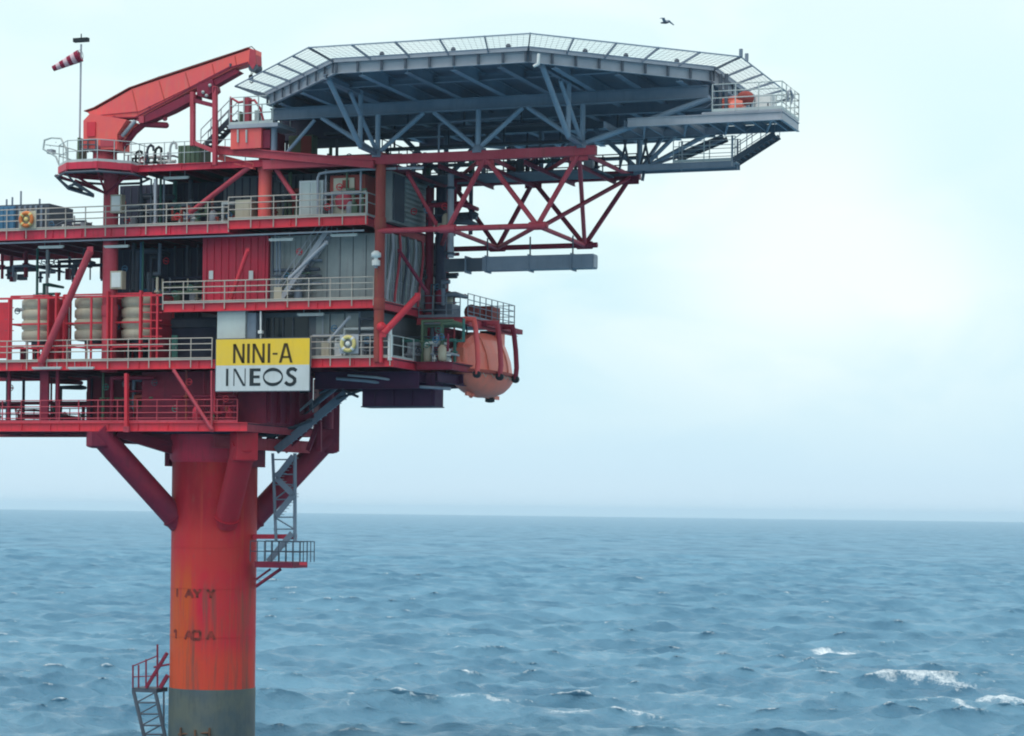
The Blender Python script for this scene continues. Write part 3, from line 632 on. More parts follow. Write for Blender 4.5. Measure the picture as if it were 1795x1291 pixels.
b = B(); b.path([(GX1 + .02, .2, ZGa + .5), (GX1 + .05, .0, ZGa + .9), (GX1 + .05, .5, ZGa + 1.1), (GX1 + .05, 1.0, ZGa + .9), (GX1 + .02, .8, ZGa + .5)], .05, 6); b.build('escape_hoop', LGREY, ga)
for x0 in (X(1265, 150, 0), X(1275, 160, 0)):
    B().tube((x0, -.2, ZGa), (x0, -.2, 34.3), .09, 8).build('post', DGREY, ga)
b = B(); b.path([(X(1245, 160, 0), 0.3, 33.9), (X(1250, 160, 0), .3, 33.2), (X(1235, 160, 0), .3, 32.9), (X(1195, 160, 0), .3, 32.85)], .06, 8); b.build('pipe', GREY, ga)
# fire monitor under its orange cover, and white locker
mo = thing('fire_monitor', 'orange covered fire monitor on the gallery right of the helideck', 'fire monitor', (17.6, .8, ZGa))
B().lathe((17.35, .3, ZGa), [(.42, 0), (.44, .1), (.36, .55), (.30, .6)], 16).build('base', ORANGE, mo)
B().tube((16.75, .3, ZGa + .38), (17.9, .3, ZGa + .46), .30, 14, r1=.34).build('barrel', ORANGE, mo)
B().ball((17.95, .3, ZGa + .78), .42, 14, (1, .8, .8)).build('cover', BROWN, mo)
B().tube((16.75, .3, ZGa + .75), (17.6, .3, ZGa + .82), .10, 10).build('nozzle', ORANGE, mo)
lk = thing('locker', 'white locker beside the orange fire monitor', 'locker', (18.7, .9, ZGa))
B().box((18.35, .5, ZGa), (19.15, 1.1, ZGa + .95)).build('case', SGREY, lk); B().box((18.42, .47, ZGa + .08), (19.08, .5, ZGa + .86)).build('door', WHITE, lk)
B().box((18.95, .44, ZGa + .4), (19.0, .47, ZGa + .55)).build('handle', DGREY, lk)
# lower gangway and its stairs
ZW = 30.72; WX0, WX1, WY0, WY1 = X(1100, 290, 2.4), X(1288, 290, 2.4), 2.4, 3.4
lg = thing('lower_gangway', 'grey railed gangway hanging below the right edge of the helideck', 'gangway', (WX0, WY0, ZW - .3))
B().box((WX0, WY0, ZW - .06), (WX1, WY1, ZW)).build('floor_plate', LGREY, lg)
b = B()
for y in (WY0, WY1): b.ibeam((WX0, y, ZW - .16), (WX1, y, ZW - .16), .1, .3, .025)
b.build('edge_beam', GREY, lg)
for y in (WY0, WY1): handrail(lg, [V(X(1180, 290, 2.4), y, ZW), V(WX1, y, ZW)], RAILG, h=1.15, rails=(1, .66, .33), r=.018, pr=.025, sp=1.6)
for (x, y) in ((X(1283, 290, 2.4), WY0), (X(1283, 290, 2.4), WY1), (X(1185, 290, 2.4), WY1)): B().tube((x, y, ZW - .3), (x, y, 31.9), .05, 8).build('hanger', LGREY, lg)
for px in (1086, 1104, 1122, 1140):
    B().tube((X(px, 285, 3.4), 3.4, ZW - .05), (X(px + random.choice((-12, 14)), 250, 3.4), 3.4, ZW + 1.6), .06, 8).build('hanger', DGREY, lg)
b = B(); b.beam((X(1129, 305, 3), 3, ZW - .2), (X(1126, 320, 3), 3, ZW - .7), .12, .12); b.build('hanger', DGREY, lg)
def stairs(name, label, p0, p1, width, m, railm, n, side, ry=(0, 1), group=None):
    """flight from p0 up to p1, width along the horizontal vector side"""
    t = thing(name, label, 'stairs', p0, group); p0 = Vector(p0); p1 = Vector(p1); side = Vector(side).normalized() * width
    for s in (0, 1): B().beam(p0 + side * s, p1 + side * s, .05, .26).build('stringer', m, t)
    run = (p1 - p0); h = V(run.x, run.y, 0).normalized()
    for k in range(n):
        q = p0.lerp(p1, (k + .5) / n); MB().frame_box(q + side * .5, h * .12, side * .47, V(0, 0, .015)).build('tread', m, t)
    for s in ry:
        b = B()
        for hh in (1.0, .55): b.tube(p0 + side * s + V(0, 0, hh), p1 + side * s + V(0, 0, hh), .022, 6)
        rl = b.build('stair_rail', railm, t)
        for k in range(4):
            q = p0.lerp(p1, k / 3) + side * s; MB().tube(q, q + V(0, 0, 1.0), .022, 6).build('post', railm, rl)
    return t
stairs('stairs', 'dark stairs from the gangway end up to the gallery', (WX1 - .1, 2.4, ZW), PXX(1352, 222, WX1 + 1.9) * 0 + V(WX1 + 1.9, 2.4, ZGa - .55), 1.0, DGREY, LGREY, 9, (0, 1, 0))
stairs('stairs', 'shallow grey stairs rising right under the helideck edge', (X(1180, 262, 3.6), 3.6, ZW + .45), (X(1268, 232, 3.6), 3.6, ZW + 1.35), .8, DGREY, LGREY, 10, (0, 1, 0), ry=())
lb = B(); lb.tube((X(1130, 292, 3.6), 3.6, ZW), (X(1268, 238, 3.6), 3.6, ZW + 1.2), .07, 8); tag(lb.build('brace_rod', GREY), 'thin grey rod sloping up beneath the shallow stairs', 'rod')
# ================================================================== CRANE
ct = thing('crane', 'orange red box boom crane above the top deck', 'crane', (XA, 0, Z5))
def cp(px, py, Y=0): return P(px, py, Y)
zt_, zb__ = P(175, 210, 0).z, Z5
B().lathe((XA + .05, .1, Z5), [(.78, 0), (.78, .12), (.62, .2), (.60, .75), (.74, .8), (.74, 1.0)], 28).build('pedestal', PINK, ct)
b = B(); b.prism([cp(146, 262, -.62), cp(146, 212, -.62), cp(158, 199, -.62), cp(222, 210, -.62), cp(205, 236, -.62), cp(205, 262, -.62)], (0, 1.3, 0)); b.build('slewing_house', CRANE, ct)
B().box(cp(152, 240, -.70), cp(168, 214, -.63)).build('side_panel', REDB, ct)
B().box(cp(176, 258, -.66), cp(202, 244, -.63)).build('side_panel', PINK, ct)
# boom, thick box with an upper and a lower flange
top = [(153, 197), (170, 191), (232, 156), (279, 140), (370, 110), (440, 86), (449, 88)]
bot = [(449, 96), (440, 111), (409, 120), (372, 139), (328, 162), (243, 207), (164, 208)]
b = B(); b.prism([cp(x, y, -.30) for x, y in top + bot], (0, .60, 0)); b.build('boom', CRANE, ct)
for xa_, ya_, xb_, yb_ in ((232, 157, 243, 207), (279, 141, 290, 183), (325, 126, 334, 160), (372, 111, 377, 137), (412, 97, 415, 118)): B().beam(cp(xa_, ya_ + 1.5, -.305), cp(xb_, yb_ - 1.5, -.305), .05, .03, V(1, 0, 0)).build('plate_weld', CRANE2, ct)
b = B(); b.path([cp(x_, y_, -.34) for x_, y_ in ((170, 203), (245, 196), (330, 155), (405, 116))], .022, 6); b.build('hydraulic_line', DKRED, ct)
B().path([cp(160, 192, 0), cp(232, 152, 0), cp(279, 135, 0), cp(370, 105, 0), cp(441, 82, 0), cp(452, 92, 0), cp(450, 112, 0)], .022, 5).build('hoist_wire', BLACK, ct)
for x_, y_ in ((200, 205), (262, 188), (305, 168), (350, 145), (388, 126)): B().box(cp(x_ - 2, y_ + 2, -.34), cp(x_ + 2, y_ - 2, -.31)).build('lug', PINK, ct)
b = B()
fl = [cp(x, y, 0) for x, y in [(164, 208.5), (243, 208), (328, 163.5), (372, 140.5), (409, 121), (440, 112)]]
for i in range(len(fl) - 1): b.beam(fl[i], fl[i + 1], .72, .06)
b.build('lower_flange', DKRED, ct)
b = B()
fl = [cp(x, y, 0) for x, y in top[:-1]]
for i in range(len(fl) - 1): b.beam(fl[i], fl[i + 1], .70, .04)
b.build('upper_flange', BROWN, ct)
b = B(); b.prism([cp(x, y, -.30) for x, y in [(236, 211), (330, 165), (344, 166), (345, 172), (300, 196), (262, 212), (250, 216)]], (0, .6, 0)); b.build('inner_boom', DKRED, ct)
b = B(); b.prism([cp(x, y, -.25) for x, y in [(372, 141), (412, 121), (420, 126), (378, 150)]], (0, .5, 0)); b.build('rest_pad', DKRED, ct)
b = B(); b.prism([cp(x, y, -.32) for x, y in [(438, 87), (448, 88), (449, 112), (443, 122), (436, 112)]], (0, .64, 0)); b.build('boom_head', PINK, ct)
B().lathe(cp(443, 118, -.3), [(.24, 0), (.24, .12), (.18, .14), (.18, .46), (.24, .48), (.24, .6)], 16, axis=V(0, 1, 0)).build('sheave', DGREY, ct)
b = B(); b.tube(cp(441, 122, 0), cp(440, 133, 0), .02, 5); b.tube(cp(446, 122, 0), cp(441, 133, 0), .02, 5)
b.build('hoist_wire', BLACK, ct)
b = B(); b.lathe(cp(440, 136, 0), [(.05, -.14), (.12, -.08), (.12, .08), (.05, .14)], 10); b.path([cp(440, 139, 0), cp(444, 143, 0), cp(441, 146, 0), cp(438, 144, 0)], .03, 6); b.build('hook', BLACK, ct)
for s in (-.34, .34):
    B().tube(cp(188, 266, s), cp(214, 239, s), .17, 14).build('lift_cylinder', PINK, ct)
    B().tube(cp(212, 241, s), cp(237, 212, s), .10, 12).build('piston_rod', LGREY, ct)
b = B(); b.path([cp(213, 262, .1), cp(236, 232, .1), cp(252, 218, .1), cp(290, 220, .1)], .16, 10); b.build('luffing_arm', DKRED, ct)
B().ball(cp(289, 208, .1), .14, 10).build('sheave', PINK, ct); B().ball(cp(291, 220, .1), .16, 10).build('sheave', DKRED, ct)
B().box(cp(243, 216, -.38), cp(253, 204, -.31)).build('maker_plate', PINK, ct)
B().box(cp(277, 139, -.05), cp(281, 135, .1)).build('boom_lamp', DGREY, ct); B().box(cp(402, 117, -.38), cp(406, 112, -.31)).build('boom_lamp', DGREY, ct)
for k, px in enumerate((192, 214, 300, 352)):
    pass
b = B()
for (x0, y0, x1, y1) in ((140, 262, 168, 262), (140, 254, 168, 254), (140, 246, 168, 246)): b.tube(cp(x0, y0, -.7), cp(x1, y1, -.7), .035, 6)
for px in (140, 154, 168): b.tube(cp(px, 268, -.7), cp(px, 244, -.7), .035, 6)
b.build('cage_rail', DGREY, ct)
B().box(cp(138, 284, -.5), cp(150, 246, .3)).build('control_cabinet', GREEN, ct)
# boom rest
br = thing('boom_rest', 'pink red frame holding the crane boom near its head', 'boom rest', P(360, 290, 0))
for Y in (-.5, .5):
    B().beam(cp(338, 256, Y), cp(338, 162, Y), .26, .2).build('post', PINK, br)
    B().beam(cp(377, 290, Y), cp(377, 152, Y), .24, .2).build('post', PINK, br)
    B().beam(cp(338, 176, Y), cp(377, 186, Y), .14, .2).build('crossbar', DKRED, br)
    B().beam(cp(338, 250, Y), cp(377, 266, Y), .14, .2).build('crossbar', PINK, br)
for py in (176, 250): B().beam(cp(338, py, -.5), cp(338, py, .5), .15, .15).build('crossbar', PINK, br)
B().beam(cp(377, 160, -.6), cp(377, 160, .6), .2, .4).build('saddle', DKRED, br)
b = B(); b.prism([cp(x, y, -.35) for x, y in [(345, 150), (372, 139), (376, 158), (360, 172), (345, 168)]], (0, .7, 0)); b.build('saddle', DKRED, br)
for x, y in ((356, 162), (362, 168), (368, 150)): B().ball(cp(x, y, -.42), .09, 8).build('bolt_head', RAILG, br)
# stairs by the boom rest
stairs('stairs', 'steep stairs with pale rails between boom rest and orange red block', (X(352, 255, .8), .8, P(352, 262, .8).z), (X(405, 205, .8), .8, P(405, 208, .8).z), .8, DGREY, LGREY, 10, (0, 1, 0))
# orange red block above the leg
ob = thing('winch_house', 'orange red block with a railed roof under the left helideck edge', 'machine house', P(437, 262, 0))
p0, p1 = P(404, 262, -.35), P(458, 224, -.35)
B().box((p0.x, -.35, p0.z), (p1.x, 1.6, p1.z)).build('casing', CRANE, ob)
B().box((p1.x + .01, -.2, p0.z), (P(473, 262, -.2).x, 1.5, p1.z - .1)).build('casing', DKRED, ob)
B().box((p0.x - .1, -.45, p1.z + .01), (P(487, 222, -.45).x, 1.7, p1.z + .2)).build('roof_plate', LGREY, ob)
zr = p1.z + .2
handrail(ob, [V(p0.x - .05, -.4, zr), V(P(478, 222, -.4).x, -.4, zr), V(P(478, 222, -.4).x, 1.6, zr), V(p0.x - .05, 1.6, zr)], RAILG, h=1.35, rails=(1, .7, .4), r=.02, pr=.03, sp=.8)
B().beam(P(434, 214, -.1), P(434, 172, -.1), .36, .3).build('king_post', PINK, ob)
b = B(); b.path([P(405, 214, -.1), P(405, 172, -.1), P(418, 180, -.1), P(446, 176, -.1), P(456, 190, -.1), P(462, 212, -.1)], .06, 8); b.build('pipe', PINK, ob)
for px in (417, 432): B().tube(P(px, 250, -.4), P(px, 228, -.4), .05, 8).build('pipe', RAILG, ob)
B().box(P(446, 214, 0), P(458, 196, .4)).build('junction_box', RAILG, ob); B().box(P(419, 214, 0), P(428, 198, .4)).build('junction_box', GREEN, ob)
# windsock mast
ws = thing('windsock_mast', 'thin grey windsock mast left of the crane', 'mast', P(139, 285, .4))
B().tube(P(139, 288, .4), P(144.5, 78, .4) * 0 + V(P(141, 180, .4).x, .4, P(143, 78, .4).z), .05, 8).build('pole', LGREY, ws)
b = B(); q = V(P(141, 180, .4).x, .4, P(143, 74, .4).z); b.box(q + V(-.42, -.12, 0), q + V(.42, .12, .2)); b.tube(q + V(0, 0, .2), q + V(0, 0, .42), .03, 6); b.build('obstruction_lamp', BLACK, ws)
mx_ = V(P(141, 180, .4).x, .4, P(143, 100, .4).z)
sk = thing('windsock', 'red and white striped windsock streaming left', 'windsock', mx_)
a = mx_ + V(-.05, 0, .06); e_ = P(93, 121, .1)
B().path([a + V(0, .3 * math.cos(t * math.pi / 6), .3 * math.sin(t * math.pi / 6)) for t in range(12)], .015, 5, closed=True).build('hoop', LGREY, sk)
for k in range(7):
    u0, u1 = k / 7, (k + 1) / 7
    B().lathe(a.lerp(e_, u0), [(.32 - .19 * u0, 0), (.32 - .19 * u1 + .01, (e_ - a).length / 7)], 14, axis=(e_ - a)).build('cloth_band', SOCKR if k % 2 == 0 else SOCKW, sk)
# ================================================================== ROOMS AND WALLS
def boxthing(name, label, cat, a, c, m, part='casing', extra=None, group=None):
    a = Vector(a); c = Vector(c); t = thing(name, label, cat, ((a.x + c.x) / 2, (a.y + c.y) / 2, min(a.z, c.z)), group); B().box(a, c).build(part, m, t)
    return t
def ribs(t, a, c, Y, m, n, w=.05, dpt=.04, name='rib'):
    """vertical corrugations on a wall facing the viewer"""
    b = B()
    for k in range(n):
        x = a.x + (c.x - a.x) * (k + .5) / n; b.box((x - w / 2, Y - dpt, a.z + .05), (x + w / 2, Y - .002, c.z - .05))
    b.build(name, m, t)
# upper level (between Z4 and Z5)
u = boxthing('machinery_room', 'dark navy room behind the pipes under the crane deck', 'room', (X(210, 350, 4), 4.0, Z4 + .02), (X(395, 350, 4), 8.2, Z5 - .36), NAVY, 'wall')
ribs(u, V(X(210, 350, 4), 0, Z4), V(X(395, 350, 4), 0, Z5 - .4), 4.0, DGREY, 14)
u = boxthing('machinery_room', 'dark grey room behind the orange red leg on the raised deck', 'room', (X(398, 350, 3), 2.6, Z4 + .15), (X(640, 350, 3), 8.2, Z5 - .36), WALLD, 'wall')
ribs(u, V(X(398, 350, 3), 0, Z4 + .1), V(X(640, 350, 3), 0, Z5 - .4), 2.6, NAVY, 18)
c = boxthing('equipment_cabinet', 'tall pale grey cabinet on the raised deck', 'cabinet', P(524, 384, .5), P(566, 316, .5) + V(0, 1.0, 0), SGREY)
B().box(P(527, 380, .46), P(544, 320, .49)).build('door', RAILG, c); B().box(P(546, 380, .46), P(563, 320, .49)).build('door', RAILG, c)
c = boxthing('equipment_cabinet', 'beige brown machine housing right of the tall pale cabinet', 'cabinet', P(578, 380, .8), P(640, 306, .8) + V(0, 1.6, 0), BROWN)
B().box(P(584, 375, .72), P(622, 312, .79)).build('door', BEIGE, c); B().box(P(600, 330, .68), P(612, 316, .71)).build('vent', BROWN, c)
B().lathe(P(603, 352, .72), [(.45, 0), (.45, -.1), (.3, -.16)], 16, axis=V(0, 1, 0)).build('fan_cowl', PINK, c)
c = boxthing('equipment_cabinet', 'low beige cabinet left of the orange red leg', 'cabinet', P(412, 386, .6), P(440, 350, .6) + V(0, .7, 0), BEIGE)
B().box(P(415, 383, .56), P(437, 354, .59)).build('door', BEIGE, c)
c = boxthing('equipment_cabinet', 'cream electrical cabinet just right of the crane leg on the upper deck', 'cabinet', P(193, 374, .5), P(213, 341, .5) + V(0, .4, 0), BEIGE)
B().box(P(195, 371, .46), P(211, 344, .49)).build('door', WHITE, c)
c = boxthing('equipment_cabinet', 'cream electrical cabinet right of the leg one deck lower', 'cabinet', P(193, 507, .5), P(214, 475, .5) + V(0, .4, 0), BEIGE)
B().box(P(195, 504, .46), P(212, 478, .49)).build('door', WHITE, c)
# third level (Z3..Z4)
zc4 = Z4 - .5
u = boxthing('plant_room', 'bright red walled room in the middle of the third deck', 'room', (X(355, 480, 1.4), 1.4, Z3 + .01), (X(470, 480, 1.4), 8.0, zc4), RED, 'wall')
ribs(u, V(X(355, 480, 1.4), 0, Z3), V(X(470, 480, 1.4), 0, zc4), 1.4, RED, 9, .09, .06)
for i, px in enumerate((370, 440)):
    w_ = B(); w_.box(P(px - 4, 490, 1.30), P(px + 4, 475, 1.33)); tag(w_.build('notice_plate', WHITE), 'small white notice on the red wall, %s' % ('left one' if i == 0 else 'right one'), 'notice')
u = boxthing('plant_room', 'light grey clad room at the right end of the third deck', 'room', (X(474, 480, 1.6), 1.6, Z3 + .01), (-.75, 8.0, zc4), WALLG, 'wall')
ribs(u, V(X(474, 480, 1.6), 0, Z3), V(X(570, 480, 1.6), 0, zc4), 1.6, WALLG, 10, .05, .03)
B().box((X(571, 480, 1.6), 1.53, Z3 + .1), (-.8, 1.585, zc4 - .1)).build('panel', WALLG, u)
for k in range(4): B().box((X(571, 480, 1.6) + .1 + k * .7, 1.50, Z3 + .1), (X(571, 480, 1.6) + .13 + k * .7, 1.527, zc4 - .1)).build('panel_joint', WALLD, u)
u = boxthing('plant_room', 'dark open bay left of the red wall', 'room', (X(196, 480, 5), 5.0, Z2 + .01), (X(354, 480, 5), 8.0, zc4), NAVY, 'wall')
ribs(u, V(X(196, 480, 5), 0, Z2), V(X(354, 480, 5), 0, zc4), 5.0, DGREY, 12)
stairs('stairs', 'grey stairs in front of the light grey clad room', (X(488, 522, .9), .9, Z3 + .02), (X(572, 424, .9), .9, Z4 - .45), .6, LGREY, LGREY, 12, (0, 1, 0))
# right face of the rooms, ribbed grey wall with cables
u = boxthing('clad_wall', 'ribbed grey wall on the right face behind the corner leg', 'wall', (-.70, .9, Z3 + .01), (-.35, 8.2, zc4), WALLD, 'wall')
for k in range(22): B().box((-.34, 1.0 + k * .33, Z3 + .05), (-.26, 1.12 + k * .33, zc4 - .05)).build('rib', WALLG if k % 3 else LGREY, u)
u = boxthing('clad_wall', 'grey green louvred housing on the right face under the helideck beam', 'wall', (-1.3, 2.0, Z4 + .1), (-.4, 6.6, Z5 - .5), WALLG, 'wall')
for k in range(9): B().box((-.39, 3.6, Z4 + .35 + k * .24), (-.30, 6.4, Z4 + .45 + k * .24)).build('louvre', RAILG, u)
B().box((-.39, 2.1, Z4 + .2), (-.3, 3.4, Z5 - .6)).build('panel', DGREY, u)
# second level (Z2..Z3)
zc3 = Z3 - .44
u = boxthing('store_room', 'grey room behind the lifebuoy on the sign deck', 'room', (X(432, 580, 1.3), 1.3, Z2 + .01), (-.9, 7.8, zc3), WALLD, 'wall')
B().box((X(468, 570, 1.3), 1.22, Z2 + .9), (X(541, 570, 1.3), 1.285, zc3 - .25)).build('window_band', GLASS, u)
for k in range(3): B().box((X(480, 570, 1.3) + k * .55, 1.16, Z2 + .9), (X(480, 570, 1.3) + k * .55 + .06, 1.215, zc3 - .25)).build('mullion', DGREY, u)
for k in range(3): B().box((X(555, 570, 1.3) + k * .8, 1.24, Z2 + .1), (X(555, 570, 1.3) + k * .8 + .72, 1.285, zc3 - .1)).build('panel', WALLG, u)
c = boxthing('equipment_cabinet', 'white cabinet standing directly above the left half of the sign', 'cabinet', P(380, 634, .25), P(430, 542, .25) + V(0, .9, 0), RAILG)
B().box((P(430, 600, .25).x + .01, .4, Z2 + .1), (P(446, 600, .25).x, 1.15, Z3 - .5)).build('side_duct', GREY, c)
po = thing('lamp_post', 'thin white post right of the white cabinet above the sign', 'post', P(457, 632, .15)); B().tube(P(457, 632, .15), P(457, 546, .15), .045, 8).build('pole', WHITE, po); B().box(P(452, 585, .0), P(462, 580, .2)).build('bracket', WHITE, po)
po = thing('lamp_post', 'white gate post at the right end of the sign deck', 'post', P(683, 632, .05)); B().tube(P(683.5, 632, .05), P(683.5, 578, .05), .11, 10).build('pole', WHITE, po); B().ball(P(683.5, 577, .05), .12, 10).build('cap', WHITE, po)
po = thing('lamp_post', 'bright red post with a round head left of the white gate post', 'post', P(669, 640, -.1)); B().tube(P(668, 636, -.1), P(668, 580, -.1), .09, 10).build('pole', REDB, po); B().ball(P(669, 574, -.15), .26, 12).build('head', REDB, po)
dr = boxthing('exit_door', 'green door left of the sign in the dark opening', 'door', P(300, 634, 2.0), P(311, 588, 2.0) + V(0, .06, 0), TEAL, 'leaf'); B().box(P(308, 612, 1.94), P(309.5, 608, 1.99)).build('handle', LGREY, dr)
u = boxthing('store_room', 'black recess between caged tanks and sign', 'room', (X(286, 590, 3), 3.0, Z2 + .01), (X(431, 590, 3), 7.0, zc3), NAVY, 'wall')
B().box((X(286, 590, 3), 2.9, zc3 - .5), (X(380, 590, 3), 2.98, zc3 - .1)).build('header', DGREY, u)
# container at the far left on the fourth deck
cn = boxthing('container', 'blue container with dark grey end on the fourth deck, far left', 'container', (-26.0, 1.6, Z4 + .1), (X(86, 380, 1.6), 4.0, P(60, 358, 1.6).z), DGREY)
B().box((-26, 1.52, Z4 + .15), (X(28, 380, 1.6), 1.585, P(20, 362, 1.6).z)).build('side_panel', BLUE, cn)
for k in range(10): B().box((X(28, 380, 1.6) - .15 - k * .33, 1.46, Z4 + .2), (X(28, 380, 1.6) - .05 - k * .33, 1.515, P(20, 364, 1.6).z)).build('rib', BLUE, cn)
for k in range(5): B().box((X(34, 380, 1.6) + k * .33, 1.5, Z4 + .2), (X(34, 380, 1.6) + k * .33 + .12, 1.585, P(60, 361, 1.6).z)).build('rib', GREY, cn)
for px, h_ in ((8, .4), (18, .5), (33, .8), (66, .35)): B().tube((X(px, 355, 2), 2.2, P(60, 358, 1.6).z), (X(px, 355, 2), 2.2, P(60, 358, 1.6).z + h_), .05, 6).build('antenna', GREY, cn)
# under-deck crimson box and the long grey duct
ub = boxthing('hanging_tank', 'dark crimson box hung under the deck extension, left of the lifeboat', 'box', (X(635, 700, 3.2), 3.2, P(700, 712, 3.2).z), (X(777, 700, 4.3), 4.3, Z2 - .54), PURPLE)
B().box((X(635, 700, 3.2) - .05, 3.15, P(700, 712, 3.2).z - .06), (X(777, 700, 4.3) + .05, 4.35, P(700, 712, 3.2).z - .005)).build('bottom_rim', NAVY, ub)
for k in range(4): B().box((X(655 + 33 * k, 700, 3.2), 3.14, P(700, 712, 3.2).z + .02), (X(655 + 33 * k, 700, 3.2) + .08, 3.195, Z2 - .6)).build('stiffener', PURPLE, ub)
dk = boxthing('long_duct', 'long grey box duct below the rear truss', 'duct', (X(845, 460, 4.4), 4.4, P(1038, 470, 4.4).z), (X(1039, 460, 4.4), 5.1, P(1038, 445, 4.4).z), GREY)
zd0, zd1 = P(1038, 470, 4.4).z, P(1038, 445, 4.4).z
B().box((X(778, 460, 4.4), 4.45, zd0 + .04), (X(845, 460, 4.4) - .01, 5.05, zd1 - .04)).build('inner_duct', DGREY, dk)
for px in (815, 850, 925, 1000): B().box((X(px, 460, 4.4), 4.33, zd0 - .08), (X(px, 460, 4.4) + .07, 5.17, zd1 + .06)).build('flange', GREY, dk)
B().box((X(1039, 460, 4.4) + .005, 4.45, zd0 + .05), (X(1039, 460, 4.4) + .05, 5.05, zd1 - .05)).build('end_cap', LGREY, dk)
for px in (850, 925, 1000): B().tube((X(px, 460, 4.4), 4.75, zd1), (X(px, 445, 4.4), 4.75, ZBt + .1), .04, 6).build('hanger', DGREY, dk)
# ================================================================== LIFEBOAT AND ITS STATION
ZS = 23.85; SX0, SX1, SY0, SY1 = .9, 2.45, 5.2, 12.4
st = thing('lifeboat_station', 'crimson railed station the lifeboat hangs from', 'davit platform', (SX0, SY0, Z2))
B().box((-.3, SY0, ZS - .08), (SX1, SY1, ZS)).build('floor_plate', DGREY, st)
B().ibeam((-.3, SY0, ZS - .2), (SX1 + .1, SY0, ZS - .2), .16, .34, .03).build('edge_beam', PINK, st)
B().ibeam((SX1, SY0 + .1, ZS - .24), (SX1, SY1, ZS - .24), .2, .42, .03).build('edge_beam', PINK, st)
B().beam((SX1 + .15, SY0 + 2, ZS - .2), (SX1 + .15, SY1 + .3, ZS - .2), .25, .25).build('track_beam', DKRED, st)
handrail(st, [V(-.2, SY0, ZS), V(SX1 - .4, SY0, ZS)], GREY, rails=(1, .66, .33), r=.022, pr=.028, sp=.8)
handrail(st, [V(SX1 - .1, SY0 + .3, ZS), V(SX1 - .1, SY1, ZS)], GREY, h=1.2, rails=(1, .75, .5, .25), r=.022, pr=.028, sp=.9)
handrail(st, [V(.4, SY1, ZS), V(SX1 - .1, SY1, ZS)], LGREY, h=1.2, rails=(1, .75, .5, .25), r=.022, pr=.028, sp=.7)
for x, y in ((X(757, 600, SY0), SY0 + .05), (X(770, 600, 8), 8.0), (X(800, 600, 9.4), 9.4)): B().beam((x, y, Z2 - .02), (x, y, ZS - .35), .18, .18).build('post', PINK, st)
B().beam((X(757, 600, SY0), SY0 + .05, Z2 + 1.6), (X(770, 600, 8), 8.0, ZS - .4), .12, .12).build('diagonal', DKRED, st)
for k in range(6):
    B().tube((X(768, 600, 5.6), 5.6, Z2 + .25 + k * .3), (X(796, 600, 5.6), 5.6, Z2 + .25 + k * .3), .035, 6).build('ladder_rung', DKRED, st)
for px in (768, 796): B().tube((X(px, 600, 5.6), 5.6, Z2 - .1), (X(px, 600, 5.6), 5.6, ZS - .4), .05, 6).build('ladder_rail', PINK, st)
B().box((.1, 6.5, ZS), (1.1, 7.6, ZS + .8)).build('winch', GREY, st)
B().lathe((1.55, 8.4, ZS + .5), [(.25, -.4), (.4, -.35), (.4, -.3), (.22, -.28), (.22, .28), (.4, .3), (.4, .35), (.25, .4)], 16, axis=V(0, 1, 0)).build('winch_drum', BROWN, st)
B().box((1.4, 9.4, ZS), (2.2, 10.6, ZS + .9)).build('winch', BROWN, st)
b = B(); b.path([(.3, 5.6, ZS + 1.1), (.3, 5.6, ZS + 1.7), (.8, 5.6, ZS + 1.7)], .04, 6); b.box((.7, 5.5, ZS + 1.5), (1.1, 5.8, ZS + 1.7)); b.build('lamp', DGREY, st)
# lifeboat
BTX, BTY, BTZ = 1.95, 8.7, 21.15
lb = thing('lifeboat', 'orange enclosed lifeboat hanging at the right end of the decks', 'lifeboat', (BTX, BTY, BTZ))
def hullsec(s, zf=0):
    """section of the hull at s in -1..1 (bow towards the viewer): list of (x, z)"""
    a = abs(s); w = 1.28 * max(0.02, (1 - a ** 2.1)) ** .62; t = 2.15 * max(.02, 1 - a ** 3.0) ** .5; kb = -1.22 * max(.02, (1 - a ** 2.0)) ** .7
    return w, t, kb
LH = 3.7
def hull(sel, off=0.0, ns=30):
    b = B(); vs = []; M = 8 if sel == 'top' else 12; ns = 13 if sel == 'top' else 22
    for i in range(ns + 1):
        s = -1 + 2 * i / ns; s = max(-.9995, min(.9995, math.sin(s * math.pi / 2))); w, t, kb = hullsec(s)
        for j in range(M):
            if sel == 'top':
                a = math.pi * j / (M - 1); ca, sa = math.cos(a), math.sin(a)
                z_ = abs(sa) ** .85; x = math.copysign(abs(ca) ** .55, ca) * w * .90 * (1 - .40 * z_ ** 1.5); z = z_ * t
            else:
                a = -math.pi * j / (M - 1); ca, sa = math.cos(a), math.sin(a)
                x = math.copysign(abs(ca) ** .8, ca) * w; z = -abs(sa) ** 1.5 * (-kb)
            vs.append(V(BTX + x * (1 + off), BTY + s * LH, BTZ + z * (1 + off)))
    n = ns + 1
    b.add(vs, [(i * M + j, i * M + j + 1, (i + 1) * M + j + 1, (i + 1) * M + j) for i in range(ns) for j in range(M - 1)], sel != 'top')
    return b
hull('top').build('canopy', ORANGE, lb); hull('bot').build('lower_hull', ORG2, lb)
b = B(); ring = []
for i in range(41):
    s = math.sin((-1 + 2 * i / 40) * math.pi / 2) * .999; w, t, kb = hullsec(s); ring.append((s, w))
pts = [V(BTX + w + .02, BTY + s * LH, BTZ) for s, w in ring] + [V(BTX - w - .02, BTY + s * LH, BTZ) for s, w in ring[::-1]][1:-1]
b.path(pts, .11, 8, closed=True); b.build('rubbing_strake', BROWN, lb)
b = B(); b.box((BTX - .5, BTY + .9, BTZ + 1.6), (BTX + .5, BTY + 2.0, BTZ + 2.35)); cab = b.build('steering_cabin', ORANGE, lb)
